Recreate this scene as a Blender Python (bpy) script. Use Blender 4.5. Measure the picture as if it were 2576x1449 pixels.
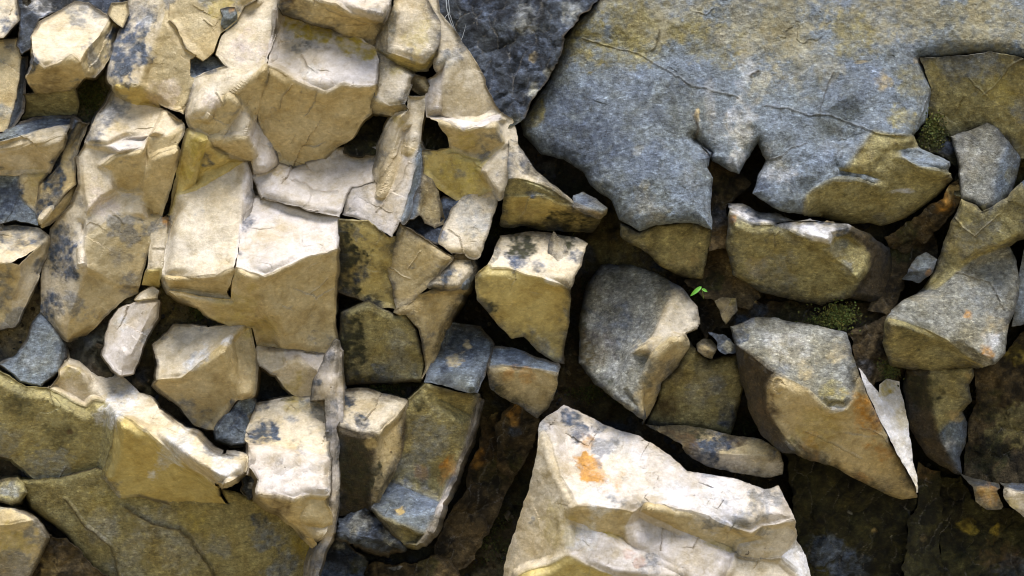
import bpy, math, random
import numpy as np
from mathutils import Vector
from mathutils.geometry import tessellate_polygon

scene = bpy.context.scene
for o in list(bpy.data.objects):
    bpy.data.objects.remove(o, do_unlink=True)
R = math.radians

# ------------------------------------------------------------------ camera
# the rock face stands in the plane y = 0, seen straight on from 3.4 m away
CAM_D, CAM_Z = 3.4, 1.6
cam_data = bpy.data.cameras.new("camera")
cam = bpy.data.objects.new("camera", cam_data)
scene.collection.objects.link(cam)
cam.location = (0, -CAM_D, CAM_Z)
cam.rotation_euler = (R(90), 0, 0)
cam_data.sensor_width = 36
cam_data.lens = 36 * CAM_D / 2.576
cam_data.clip_start = 0.05
cam_data.clip_end = 500
scene.camera = cam

# ------------------------------------------------------------------ light
SUN_EL, SUN_AZ = 72, 18          # degrees; azimuth measured from straight in front of the face towards the right
world = bpy.data.worlds.new("World")
scene.world = world
world.use_nodes = True
nt = world.node_tree
bg = nt.nodes["Background"]
sky = nt.nodes.new("ShaderNodeTexSky")
sky.sky_type = 'NISHITA'
sky.sun_disc = False
sky.sun_elevation = R(SUN_EL)
sky.sun_rotation = R(180 - SUN_AZ)
sky.air_density = 1.0
sky.dust_density = 2.0
nt.links.new(sky.outputs[0], bg.inputs[0])
bg.inputs[1].default_value = 0.085
sun_data = bpy.data.lights.new("sun", 'SUN')
sun_data.energy = 3.05
sun_data.angle = R(32)           # hazy, soft-edged daylight
sun_data.color = (1.0, 0.98, 0.97)
sun = bpy.data.objects.new("sun", sun_data)
scene.collection.objects.link(sun)
d = Vector((math.sin(R(SUN_AZ)) * math.cos(R(SUN_EL)), -math.cos(R(SUN_AZ)) * math.cos(R(SUN_EL)), math.sin(R(SUN_EL))))
sun.rotation_euler = d.to_track_quat('Z', 'Y').to_euler()
sun.location = d * 10
vs = scene.view_settings
vs.view_transform = 'Standard'
vs.look = 'None'
vs.gamma = 1
vs.use_curve_mapping = False
scene.cycles.filter_width = 1.05
vs.exposure = 0.83

# ------------------------------------------------------------------ helpers
S = 0.0005                       # metres per tracing unit (the photo is 5152 x 2898 units)

def to_world(P):
    """P: (n,3) array of x, y, height above the face (units) -> world metres"""
    h = P[:, 2] * S
    k = 1 - h / CAM_D
    return np.stack([(P[:, 0] - 2576) * S * k, -h, CAM_Z + (1449 - P[:, 1]) * S * k], axis=1)

def _hash(ix, iy, iz, seed):
    h = (ix.astype(np.int64) * 374761393 + iy.astype(np.int64) * 668265263 + iz.astype(np.int64) * 2147483647 + seed * 974634777) & 0xffffffff
    h = ((h ^ (h >> 13)) * 1274126177) & 0xffffffff
    h = ((h ^ (h >> 15)) * 2246822519) & 0xffffffff
    h = h ^ (h >> 16)
    return (h & 0xffffff) / float(0xffffff)

def vnoise(P, scale, seed=0):
    Q = P / scale
    I = np.floor(Q).astype(np.int64)
    F = Q - I
    F = F * F * F * (F * (F * 6 - 15) + 10)
    out = 0
    for dx in (0, 1):
        wx = F[:, 0] if dx else 1 - F[:, 0]
        for dy in (0, 1):
            wy = F[:, 1] if dy else 1 - F[:, 1]
            for dz in (0, 1):
                wz = F[:, 2] if dz else 1 - F[:, 2]
                out = out + wx * wy * wz * _hash(I[:, 0] + dx, I[:, 1] + dy, I[:, 2] + dz, seed)
    return out * 2 - 1

def fbm(P, scale, seed=0, octaves=3, gain=0.5):
    a, t, out = 1.0, 0.0, 0
    for k in range(octaves):
        out = out + a * vnoise(P, scale / (2.03 ** k), seed + 17 * k)
        t += a
        a *= gain
    return out / t

def fracture(P, cell, tilt, seed=0, rot=0.35, stretch=1.7):
    """each Voronoi cell is a small tilted plane: chips and steps of broken stone"""
    c, s = math.cos(rot), math.sin(rot)
    Q = np.stack([(P[:, 0] * c + P[:, 1] * s) * stretch ** .5, (-P[:, 0] * s + P[:, 1] * c) / stretch ** .5, P[:, 2]], axis=1) / cell
    I = np.floor(Q).astype(np.int64)
    best = np.full(len(P), 1e9)
    val = np.zeros(len(P))
    for dx in (-1, 0, 1):
        for dy in (-1, 0, 1):
            for dz in (-1, 0, 1):
                J = I + np.array([dx, dy, dz])
                r = [_hash(J[:, 0], J[:, 1], J[:, 2], seed + k) for k in range(6)]
                D = Q - (J + np.stack(r[:3], axis=1))
                dist = (D ** 2).sum(1)
                v = (D * (np.stack(r[3:], axis=1) * 2 - 1)).sum(1) * tilt * cell + (r[3] - .5) * tilt * cell * .5
                m = dist < best
                best = np.where(m, dist, best)
                val = np.where(m, v, val)
    return val

def scars(P, cell, tilt, bowl, seed=0, stretch=1.5, rot=.5):
    """overlapping shallow bowls meeting in crisp ridges, the way limestone spalls"""
    c, s = math.cos(rot), math.sin(rot)
    Q = np.stack([(P[:, 0] * c + P[:, 1] * s) * stretch ** .5, (-P[:, 0] * s + P[:, 1] * c) / stretch ** .5, P[:, 2]], axis=1) / cell
    I = np.floor(Q).astype(np.int64)
    val = np.full(len(P), 1e9)
    for dx in (-1, 0, 1):
        for dy in (-1, 0, 1):
            for dz in (-1, 0, 1):
                J = I + np.array([dx, dy, dz])
                r = [_hash(J[:, 0], J[:, 1], J[:, 2], seed + k) for k in range(7)]
                D = Q - (J + np.stack(r[:3], axis=1))
                d2 = (D ** 2).sum(1)
                v = (D * (np.stack(r[3:6], axis=1) * 2 - 1)).sum(1) * tilt + bowl * d2 + (r[6] - .5) * tilt * .8
                val = np.minimum(val, v)
    return (val - bowl * .2) * cell * .5

PAL = {  # light partly painted in: paler tints for up-facing facets, warm darker ones for down-facing
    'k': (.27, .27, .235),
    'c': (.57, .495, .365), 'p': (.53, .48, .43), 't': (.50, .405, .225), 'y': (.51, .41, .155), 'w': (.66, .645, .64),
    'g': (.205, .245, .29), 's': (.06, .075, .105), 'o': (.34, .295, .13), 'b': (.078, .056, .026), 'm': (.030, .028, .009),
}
STAIN = {
    'slate': (.07, .09, .13), 'white': (.62, .62, .63), 'tan': (.42, .32, .14), 'yellow': (.40, .31, .05), 'pink': (.58, .50, .45),
    'warm': (.31, .285, .19), 'orange': (.47, .235, .04), 'rust': (.35, .16, .09), 'brown': (.09, .055, .02), 'moss': (.035, .034, .010), 'lichen': (.36, .36, .31),
    'grey': (.25, .27, .28), 'olive': (.27, .235, .09), 'cream': (.50, .42, .26),
}

# rocks traced as facets: slope (u/d/l/r tenths), colour (some light and shade painted in by facing), outline; ~ stains; / joints
ROCKS = '''
@rock|rock|130|1
#pale grey cream rock cut off by the very top left corner of the photo
u3 c -160,-150 85,-150 80,0 95,110 20,195 -160,190
~ slate 60,150 60 .7
~ slate 100,60 30 .8
@rock|rock|60|1
#blue grey weathered ledge behind the cream block near the top left corner
u4 s 75,-150 640,-150 620,20 600,115 545,95 440,25 370,15 200,110 150,250 105,290 80,230 95,110
~ white 220,40 60 .8
~ tan 560,90 40 .6
~ white 140,10 35 .4
@small_stone|stone|110|1
#small mossy tan knob of stone wedged at the top of the left crack
u3 t 560,25 640,15 650,70 620,140 590,125 545,80
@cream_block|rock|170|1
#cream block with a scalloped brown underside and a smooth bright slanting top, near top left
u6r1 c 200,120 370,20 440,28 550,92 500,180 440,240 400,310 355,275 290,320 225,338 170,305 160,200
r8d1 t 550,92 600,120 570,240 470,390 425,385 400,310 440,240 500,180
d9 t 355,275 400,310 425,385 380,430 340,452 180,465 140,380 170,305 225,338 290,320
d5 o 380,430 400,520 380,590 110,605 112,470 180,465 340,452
~ slate 590,180 50 .8
~ slate 560,260 45 .8
~ brown 250,420 90 .35
~ slate 150,320 50 .8
@narrow_slab|rock slab|150|1
#narrow tan slab with a dark slate strip down its right side, at the left edge
u1 t -160,230 90,195 105,290 95,400 80,480 60,560 35,665 -160,665
r8 s 105,290 132,285 130,400 110,560 60,650 35,665 60,560 80,480 95,400
~ slate 60,230 60 .6
~ grey 20,560 50 .5
@ledge_rock|rock|190|1
#ledge with a blue grey flat top and rough cream broken front, at the left edge
u11 g -160,690 0,680 90,622 220,590 372,590 355,628 220,652 90,690 0,712 -160,720
u2 c -160,720 0,712 90,690 220,652 355,628 335,680 180,715 100,750 0,765 -160,770
d5 c -160,770 0,765 100,750 180,715 335,680 310,740 270,800 245,870 100,880 -160,880
d1r1 t 100,880 245,870 200,920 200,1010 190,1080 140,1040 90,960
u1 g -160,880 100,880 90,960 140,1040 190,1080 190,1130 80,1105 -160,1150
~ slate 150,610 90 .8
~ slate 340,600 40 .8
~ slate 40,1000 110 .85
~ slate 290,820 50 .6
~ yellow 180,900 60 .3
@wedge_rock|rock|150|1
#slate coloured wedge patched with cream beside the long crack on the left
l6 s 372,590 400,612 330,740 300,830 230,910 270,800 310,740 355,650
u1 t 400,612 440,625 425,700 390,790 385,930 300,1010 200,1125 190,1080 200,1010 200,920 230,910 300,830 330,740
~ slate 280,900 90 .9
~ slate 240,1050 70 .8
~ slate 300,980 40 .6
@pebble|stone|185|1
#elongated cream pebble lodged low in the long crack on the left
u4 c 190,1100 240,1020 330,950 375,930 350,970 270,1050 205,1120
r4d3 t 375,930 365,1000 320,1070 250,1125 205,1135 205,1120 270,1050 350,970
@edge_rock|rock|210|1
#cream rock with a weathered grey top at the left edge below the ledge rock
u7 c -160,1150 90,1138 200,1155 243,1190 170,1265 60,1320 -160,1330
r5d2 c 243,1190 228,1270 180,1400 130,1510 60,1640 50,1500 100,1390 95,1330 170,1265
d3 t 60,1320 95,1330 100,1390 50,1500 60,1640 -160,1660 -160,1330
~ slate 80,1160 120 .55
~ slate 180,1200 60 .4
~ slate 190,1330 40 .6
@tall_block|rock|235|1
#tall cream block whose upper left half is stained slate blue, left of the central recess
l3u3 c 690,-150 850,-150 850,0 800,180 735,300 700,425 680,427 640,420 575,435 548,400 600,180 640,80
f t 850,0 845,112 880,150 930,245 985,280 955,292 950,380 985,400 960,500 935,585 850,552 800,520 740,460 700,425 735,300 800,180
d9 y 575,435 640,420 680,427 700,425 740,460 800,520 820,548 690,520 620,480
~ slate 660,240 120 .95 190,20
~ slate 700,60 100 .5
~ white 720,120 50 .5
~ slate 630,350 50 .9
~ slate 710,160 50 .8
~ pink 840,480 110 .4
/ 10 14 845,112 880,150 930,245 985,280
@chunk|rock|228|1
#triangular tan chunk at the very top beside the stained tall block
u1l1 t 850,-150 1290,-150 1290,0 1228,32 1190,110 1110,170 1075,265 1022,300 985,280 930,245 880,150 845,112 850,0
~ yellow 1100,20 90 .5
/ 6 8 1020,95 1060,130
@pebble|stone|215|1
#small rounded grey pebble with an orange spot stuck in the top crack
u3 g 1112,52 1150,38 1180,42 1195,70 1155,100 1125,85
d3r3 g 1195,70 1190,118 1135,155 1110,120 1125,85 1155,100
~ orange 1170,50 26 .9
@pocket_stone|stone|185|1
#bluish grey patch of stone in the pocket between tall block and central crag
u3 g 945,285 1025,292 1075,290 1140,340 1090,400 1000,420 940,390
~ slate 1000,330 50 .8
@long_slab|rock slab|215|1
#long leaning cream slab with a slate stained left edge, left of the upright pillar
u4 c 560,450 620,465 690,530 820,552 745,685 640,690 540,735 430,720 500,570
r3u3 c 820,552 850,570 933,602 930,622 835,690 755,690 745,685
d1 t 930,622 900,742 800,768 755,800 745,760 755,690 835,690
u12 p 545,735 640,692 745,688 720,752 592,772
d5 t 592,772 720,752 722,960 640,972 590,962 562,862 508,830
r4 t 745,688 755,690 745,760 755,800 735,900 722,960 720,752
d4 t 755,800 800,768 900,742 850,950 820,1092 745,1102 720,1010 722,960 735,900
u1 c 430,720 540,735 592,772 508,830 562,862 590,962 520,1000 430,1110 400,930 395,790
u1r1 c 590,962 640,972 722,960 720,1010 745,1102 570,1080 440,1180 430,1110 520,1000
u4l1 c 430,1110 440,1180 425,1260 430,1340 400,1350 380,1240 410,1120
d1r2 t 440,1180 570,1080 745,1102 820,1092 772,1150 760,1225 700,1440 580,1420 430,1340 425,1260
d2r2 t 430,1340 580,1420 700,1440 690,1475 620,1500 480,1640 395,1700 335,1712 360,1560 400,1430
l4 c 400,930 430,1110 410,1120 380,1240 400,1350 430,1340 400,1430 360,1560 335,1712 210,1560 212,1320 260,1150 360,1030
~ slate 520,560 90 .5
~ slate 470,680 60 .5
~ slate 320,1300 110 .85 170,0
~ slate 260,1540 90 .8
~ slate 310,1180 80 .5
~ slate 400,1000 50 .4
~ pink 470,950 80 .5
~ pink 500,1050 80 .5
~ slate 640,1400 80 .45
~ slate 620,1290 70 .3
~ tan 600,640 60 .5
/ 8 12 395,790 385,850 380,930 360,1010
/ 6 8 560,1060 620,1120
@sliver|stone|200|1
#narrow cream sliver with an orange top end in the crack left of the upright pillar
u2 c 808,1100 858,1100 848,1170 840,1245 820,1350 745,1350 762,1225 772,1150
d9 y 745,1350 820,1350 822,1390 800,1435 715,1430
r6 t 858,1100 858,1130 850,1300 822,1390 820,1350 840,1245 848,1170
~ orange 850,1110 40 .9
/ 8 9 775,1243 830,1248
@central_crag|rock|225|1
#large cream crag of the upper left with bright slanting faces over rounded tan undersides
u3l1 c 1290,-150 1400,-150 1396,0 1382,60 1338,290 1340,322 1160,468 1090,505 1040,588 945,592 985,400 1070,360 1140,340 1090,280 1118,190 1200,100 1228,32 1290,0
r9 p 1396,0 1410,75 1375,150 1345,325 1340,322 1338,290 1382,60
d4r1 t 1160,468 1340,322 1345,325 1345,380 1335,430 1300,562 1265,610 1212,530
d4 t 945,592 1040,588 1090,505 1160,468 1212,530 1112,678 1050,702 1040,690 955,640
u1l2 c 1212,530 1265,610 1245,685 1185,680 1130,700 1112,678
d8 t 1050,702 1112,678 1130,700 1185,680 1245,685 1292,790 1290,850 1238,800 1120,778 1072,742
r7u2 p 1265,610 1300,562 1320,640 1375,825 1330,850 1290,850 1292,790 1245,685
~ pink 1240,260 110 .6
~ pink 1050,530 60 .5
~ slate 1075,330 60 .6
/ 7 9 1090,470 1130,520 1160,468
@recess_panel|rock|150|1
#broad smooth recessed face of the central crag, pale above and tan below its scalloped rim
u4 p 1410,75 1640,120 1820,205 1885,240 1905,300 1895,420 1870,432 1760,430 1725,425 1640,462 1560,440 1480,400 1430,362 1345,330 1375,150
d4 t 1345,330 1430,362 1480,400 1560,440 1640,462 1725,425 1875,515 1870,565 1830,600 1770,695 1690,742 1620,800 1455,852 1380,830 1375,825 1320,640 1300,562 1335,430
d7 t 1725,425 1760,430 1870,432 1895,420 1895,490 1875,515
~ yellow 1480,120 90 .7
~ yellow 1620,170 90 .8
~ yellow 1750,235 80 .8
~ yellow 1850,260 60 .7
~ white 1560,370 60 .5
/ 7 9 1520,290 1545,340 1590,370
/ 4 7 1470,420 1420,470 1410,540
/ 4 7 1345,380 1325,440 1315,480
@overhang_block|rock|265|1
#long cream overhanging block across the top with a bright upper face and tan front
u9 p 1560,-150 1975,-150 1968,0 1960,20 1932,108 1780,65 1700,20 1600,0 1480,-60
d6 t 1405,-150 1560,-150 1480,-60 1600,0 1700,20 1780,65 1932,108 1912,170 1890,238 1820,203 1640,110 1430,62 1408,20
~ brown 1440,30 40 .8
~ slate 1430,40 30 .6
/ 6 8 1650,30 1780,90 1900,118
@rounded_block|rock|250|1
#squarish cream yellow block with a rounded lower lip, directly right of the overhanging block
l5 c 1968,0 1980,60 1950,180 1945,262 1890,238 1912,170 1932,108 1960,20
u1 c 1975,-150 2130,-150 2145,0 2218,110 2216,180 2200,250 2130,315 2060,298 1945,262 1950,180 1980,60 1968,0
d9 y 1945,262 2060,298 2130,315 2200,250 2190,292 2150,340 2082,378 1990,325 1890,238
~ yellow 2100,200 120 .4
~ grey 1965,120 35 .5 120,0
/ 5 9 1960,20 1955,130 1945,250
@outer_flank|rock|190|1
#curved outer flank of cream rock along the dark gap, with a bright shelf halfway down
u1r1 c 2130,-150 2180,-150 2210,60 2330,210 2320,260 2250,300 2190,360 2190,292 2200,250 2216,180 2218,110 2145,0
l5u2 p 2190,360 2250,300 2230,420 2215,560 2150,590 2147,480 2160,450 2150,400
r2d1 c 2330,210 2440,400 2440,430 2520,570 2400,620 2300,605 2215,560 2230,420 2250,300 2320,260
u9 p 2150,590 2215,560 2300,605 2400,620 2520,570 2530,600 2500,610 2420,640 2330,655 2260,615 2165,605
d6 t 2165,605 2260,615 2330,655 2420,640 2500,610 2540,720 2480,780 2420,800 2330,780 2260,740 2250,680 2200,620
r3u1 c 2520,570 2576,600 2600,690 2590,860 2550,960 2510,1010 2480,960 2420,860 2480,780 2540,720 2500,610 2530,600
d2 y 2260,740 2330,780 2420,800 2480,780 2420,860 2480,960 2400,985 2300,1005 2210,950 2125,870 2125,750 2200,750
~ yellow 2300,880 150 .5
~ grey 2240,300 60 .4
~ yellow 2330,700 80 .4
~ slate 2140,720 70 .5
/ 5 8 2260,770 2360,800 2430,860 2420,880
@hanging_stone|stone|222|1
#small pale square stone beneath the rounded block, just left of a little dark cavity
u1 c 1905,300 1890,240 1990,325 2082,378 2032,522 1960,530 1878,490 1895,420
d9 t 1878,490 1960,530 2032,522 2055,552 2000,590 1960,575 1870,560
~ yellow 2000,350 50 .5
@tiny_wedge|stone|190|1
#tiny dark tan wedge stone set in the small triangular cavity right of the hanging stone
r4u2 t 2088,378 2130,392 2162,450 2155,470 2120,430
d3 b 2088,378 2120,430 2155,470 2130,478 2060,440
@fluted_rib|rock|205|1
#fluted upright rib of cream rock between the two dark cavities, spreading into a pale foot
l6 c 1990,572 2045,560 2010,640 1975,780 1925,930 1890,1000 1880,930 1900,820 1910,740 1945,640
u1 c 2045,478 2147,480 2130,600 2112,710 2080,800 2040,780 2060,640 2010,640 2045,560
r5 c 2010,640 2060,640 2040,780 1990,920 1940,1010 1890,1000 1925,930 1975,780
u2l2 p 2040,780 2080,800 2085,850 2060,960 2010,1110 1980,1195 1850,1112 1720,1085 1740,1000 1770,950 1880,930 1890,1000 1940,1010 1990,920
r8 g 2112,710 2125,750 2125,870 2110,960 2060,1080 2020,1120 2010,1110 2060,960 2085,850 2080,800
~ tan 2060,740 50 .6
~ yellow 2000,600 40 .5
/ 6 8 2010,700 1960,850 1900,960
/ 6 8 2070,820 2000,960 1900,1060
@mossy_stone|stone|20|1
#dark green stone floor inside the larger black cavity under the hanging stone
u3 m 1850,540 2010,540 1980,700 1930,800 1740,780 1740,700
@mossy_stone|stone|40|1
#dark mossy stone inside the cavity right of the fluted rib
u3 m 2100,560 2230,600 2290,720 2250,780 2100,780
@apron|rock|185|1
#pale apron of rock sloping out below the recessed face, crossed by a thin curved fracture
u5 p 1290,850 1330,850 1380,832 1455,852 1620,800 1690,742 1760,735 1905,748 1900,820 1880,930 1770,950 1740,1000 1720,1060 1705,1092 1610,1080 1470,1045 1330,1000 1270,890
l6d4 b 1250,800 1290,850 1270,890 1330,1000 1300,985 1262,950
~ tan 1380,850 70 .5
~ tan 1700,730 25 .6
/ 9 10 1480,910 1540,930 1570,960 1640,970 1700,965
/ 6 8 1420,1040 1520,1055 1600,1060
@upright_pillar|rock|225|1
#upright pillar of smooth cream rock with a pinched hollow at its top, left of centre
l4d2 y 948,645 1042,700 1000,800 970,930 900,990 865,1092 850,1090 880,880
d5 y 1042,700 1072,742 1120,778 1150,790 1080,830 1030,860 990,930 970,930 1000,800
u2 y 1150,790 1242,800 1200,830 1090,900 990,960 900,990 970,930 990,930 1030,860 1080,830
u3 c 1242,800 1215,950 1208,1130 1190,1230 1175,1345 1090,1385 1000,1392 822,1388 855,1095 865,1092 900,990 990,960 1090,900 1200,830
r8 p 1242,800 1255,890 1265,1010 1215,1150 1208,1130 1215,950
u3r2 p 1208,1130 1215,1150 1180,1340 1175,1345 1190,1230
d8 t 822,1388 1000,1392 1090,1385 1175,1345 1168,1420 1140,1455 1165,1500 1000,1480 850,1465
~ yellow 1000,760 90 .6
~ yellow 920,850 80 .5
~ slate 1040,790 45 .6
~ slate 1260,1000 60 .5
@big_block|rock|250|1
#big square cornered cream block at left of centre with a bright pinkish top face
u6 p 1290,1000 1330,1000 1470,1045 1610,1084 1706,1095 1704,1245 1640,1275 1540,1292 1430,1345 1330,1388 1190,1342 1212,1150 1260,1040
d3r2 t 1704,1245 1692,1400 1682,1640 1700,1700 1695,1760 1650,1790 1560,1770 1430,1762 1385,1650 1340,1560 1290,1452 1330,1388 1430,1345 1540,1292 1640,1275
d7 t 1190,1342 1330,1388 1290,1452 1340,1560 1385,1650 1430,1762 1350,1760 1290,1745 1272,1640 1150,1630 1050,1590 1000,1540 900,1500 850,1465 1000,1480 1165,1500 1175,1420
~ yellow 1200,1560 150 .35
~ yellow 1330,1650 90 .3
~ slate 1240,1130 50 .7
~ slate 1205,1280 30 .5
/ 5 8 1640,1400 1560,1480
@chipped_stone|rock|205|1
#chipped yellow cream stone wedged beneath the big square block
u2 c 1290,1745 1350,1760 1430,1762 1445,1820 1430,1850 1360,1880 1300,1850 1285,1800
u4r1 p 1430,1762 1560,1770 1650,1790 1610,1880 1590,1860 1500,1800 1445,1820
d3 c 1445,1820 1500,1800 1590,1860 1610,1880 1580,1985 1540,2015 1470,1980 1390,1890 1360,1880 1430,1850
~ yellow 1480,1950 90 .4
@faceted_block|rock|210|3
#faceted cream block with a shiny bright ridge, alone in the pocket below the big block
u5l2 c 875,192 1050,205 1220,190 1150,260 1040,345 910,450 790,460 795,390 770,290 840,230
u2r3 t 1220,190 1250,190 1285,340 1290,430 1272,540 1200,560 1180,480 1150,260
d4 t 1150,260 1180,480 1200,560 1130,640 1080,715 985,690 910,600 770,485 790,460 910,450 1040,345
~ white 980,360 90 .8 45,-40
~ white 1140,270 40 .7 20,-50
~ slate 780,380 35 .8
~ yellow 1240,230 40 .5
~ slate 1190,620 50 .7
@pale_chip|stone|225|3
#pale elongated chip standing in the dark crack below the long slab
u2l2 p 600,110 690,72 800,66 760,110 700,250 650,330 620,320 600,440 572,420 522,345 535,240 560,170
r5d2 p 800,66 785,150 735,250 700,310 660,430 600,440 620,320 650,330 700,250 760,110
~ white 610,180 40 .6
@crumb_stone|stone|190|3
#tiny cream crumb of stone resting on top of the pale elongated chip
u4 c 680,60 710,25 770,0 800,20 795,50
d4 t 680,60 795,50 790,66 700,72
@slate_foot_stone|stone|190|3
#slate coloured lower stone attached to the right foot of the faceted block
u1r2 g 1130,640 1200,560 1272,540 1290,590 1250,700 1240,780 1160,790 1090,760 1080,715
~ slate 1180,660 80 .8
~ tan 1265,650 28 .6
@grey_patch_stone|rock|215|3
#smooth blue grey rounded stone lapping over the lower end of the long slab
u3 g 150,200 210,110 300,240 330,280 325,350 295,430 205,498 100,475 60,430 -10,385 80,345 130,270
~ slate 300,300 40 .4
@diagonal_ridge|rock|240|3
#long diagonal ridge with a brilliant white top and mustard yellow underside, lower left
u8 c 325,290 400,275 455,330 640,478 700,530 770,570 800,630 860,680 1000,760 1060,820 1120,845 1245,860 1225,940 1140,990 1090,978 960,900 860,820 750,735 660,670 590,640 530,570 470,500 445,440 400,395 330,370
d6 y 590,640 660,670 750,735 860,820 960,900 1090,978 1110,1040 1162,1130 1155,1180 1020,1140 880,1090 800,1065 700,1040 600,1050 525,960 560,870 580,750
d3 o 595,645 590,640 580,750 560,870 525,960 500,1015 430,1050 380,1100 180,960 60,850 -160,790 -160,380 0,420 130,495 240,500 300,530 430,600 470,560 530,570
d2 c 330,370 400,395 445,440 470,500 530,570 470,560 430,600 300,530 240,500 290,440
~ white 600,580 80 .7 150,40
~ white 900,790 80 .8 200,45
~ white 1120,900 70 .6
~ slate 380,300 50 .6
~ slate 480,420 50 .5 25,50
~ slate 1060,800 50 .5
~ yellow 350,440 60 .5
~ moss 100,600 110 .5
~ moss 300,760 110 .4
~ grey 250,900 150 .5
~ grey 40,760 100 .4
~ brown 345,720 22 .8
/ 10 10 590,650 575,760 540,860 515,930 500,1010
/ 7 9 240,505 255,560 265,590
/ 6 9 330,900 270,1000 280,960
@mossy_boulder|boulder|70|3
#large olive boulder mottled with grey lichen across the bottom left
d2 o 100,960 300,950 480,900 600,930 800,980 1000,1040 1150,1080 1155,1180 1280,1200 1350,1320 1400,1449 1420,1620 700,1620 520,1449 410,1350 310,1210 150,1100
d2r2 o 1155,1180 1150,1080 1110,1000 1200,1030 1270,1065 1400,1060 1520,1160 1590,1290 1560,1449 1540,1620 1420,1620 1400,1449 1350,1320 1280,1200
~ lichen 520,1200 120 .5
~ lichen 760,1160 120 .5
~ lichen 900,1320 140 .5
~ lichen 650,1350 120 .4
~ grey 1340,1250 90 .8
~ slate 1300,1170 50 .6
~ grey 1430,1400 100 .7
~ yellow 1530,1290 80 .6
~ grey 1120,1300 80 .4
/ 14 14 620,1090 760,1180 900,1210 1010,1330 1080,1449
/ 12 13 330,1060 420,1180 560,1300 600,1449
~ yellow 1000,1180 120 .35
~ yellow 500,1090 90 .3
@corner_boulder|boulder|240|3
#rounded cream tan boulder filling the bottom left corner
u3 t -160,1110 80,1112 180,1160 60,1190 -160,1190
d3r1 t 180,1160 240,1250 210,1330 150,1449 60,1620 -160,1620 -160,1190 60,1190
~ yellow 60,1300 120 .4
@dark_rock|rock|80|3
#dark brown shadowed rock between the corner boulder and the olive boulder
d1 b 240,1240 330,1260 420,1350 540,1449 720,1620 60,1620 150,1449 210,1330
~ tan 260,1400 60 .4
@knob_stone|stone|250|3
#small rounded olive knob of stone at the left edge above the corner boulder
u2 o -160,1050 20,970 80,960 120,985 133,1030 95,1075 60,1092 0,1082 -160,1090
~ lichen 60,1020 50 .6
@white_shelf|rock|235|3
#white and slate stained shelf of rock, left of the tall thin fin
u5 c 1290,590 1400,560 1580,545 1660,560 1650,700 1660,850 1240,790 1240,740
u3 p 1240,790 1660,850 1655,1040 1560,1035 1520,1040 1480,1062 1380,1045 1285,1035 1300,970 1235,900 1220,940 1245,860
d6 t 1285,1035 1380,1045 1480,1062 1520,1040 1520,1160 1600,1250 1590,1310 1500,1180 1400,1110
r1d1 t 1520,1040 1560,1035 1655,1040 1668,1180 1620,1200 1520,1160
u4 c 1520,1160 1620,1200 1668,1180 1640,1240 1600,1250
~ slate 1340,720 75 .95
~ slate 1290,760 50 .8
~ slate 1320,590 45 .7
~ yellow 1480,590 70 .5
~ moss 1450,560 40 .5
~ grey 1550,600 60 .5
~ slate 1400,880 30 .3
~ brown 1420,1090 60 .5
@slate_nodule|stone|205|3
#little blue slate nodule set into the white shelf
u1r1 s 1235,910 1285,950 1300,990 1265,1060 1215,1015 1220,950
~ white 1265,1000 18 .7
@thin_fin|rock slab|285|3
#tall thin pale fin of rock standing edge on beside the dark middle gap
l4 p 1690,262 1680,400 1665,560 1665,800 1660,1000 1668,1180 1640,1240 1600,1300 1590,1310 1550,1620 1530,1620 1570,1350 1640,1180 1640,900 1650,700 1645,560 1575,560 1590,470 1640,350
r3 p 1690,262 1712,320 1718,500 1705,800 1695,1050 1675,1230 1630,1340 1600,1449 1570,1620 1550,1620 1590,1310 1600,1300 1640,1240 1668,1180 1660,1000 1665,800 1665,560 1680,400
~ slate 1660,350 30 .5
~ slate 1600,480 30 .7
@chip|stone|215|1
#pale leaf shaped flake clinging beside the slate filled gap right of the fluted rib
r4d1 t 2120,880 2170,910 2200,960 2212,1040 2235,1100 2225,1130 2180,1142 2130,1120 2100,1080 2110,960
l4u2 g 2120,880 2110,960 2100,1080 2080,1110 2020,1115 2060,1040 2110,940
@slate_infill|stone|150|1
#dark slate infill behind the leaf shaped flake
u2 s 2020,1110 2235,990 2320,1000 2300,1120 2290,1290 2230,1240 2130,1200 2020,1130
@yellow_block|rock|185|1
#yellow cream block darkening to black moss on its left, directly right of the big block
d3 y 1708,1105 1850,1113 1960,1190 1990,1180 1965,1320 1940,1340 1980,1440 1990,1500 2000,1560 1900,1545 1780,1490 1700,1460
~ moss 1740,1330 110 .9 220,0
~ moss 1720,1180 50 .8
~ slate 1810,1370 60 .5
~ moss 1880,1540 70 .8
@angular_block|rock|215|1
#tan block with a sharp right hand point beside the yellow block
d1l1 t 2010,1120 2140,1200 2268,1300 2200,1395 2150,1449 2050,1532 2000,1560 1990,1500 1980,1440 1940,1340 1965,1320 1990,1180
/ 5 8 1960,1340 2060,1400
/ 4 7 2120,1260 2060,1340
@pale_plate|rock|200|1
#pale greyish cream plate at the outer edge above the sharp pointed block
u3 c 2280,1050 2330,1000 2400,985 2480,960 2510,1010 2480,1120 2450,1200 2400,1300 2340,1275 2262,1280 2200,1230 2230,1160
~ grey 2380,1120 110 .4
~ slate 2230,1190 40 .6
/ 5 8 2340,1275 2310,1200 2260,1170
@curved_slab|rock slab|190|1
#cream strip of rock curving down beside the black gap under the sharp pointed block
u4 c 2262,1285 2340,1280 2385,1290 2365,1370 2310,1449 2190,1449 2150,1449 2200,1395 2268,1300
r2d2 t 2310,1449 2345,1449 2290,1560 2235,1660 2205,1760 2160,1860 2120,1905 2140,1830 2105,1650 2040,1575 1990,1575 2050,1532 2110,1480 2190,1449
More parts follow.
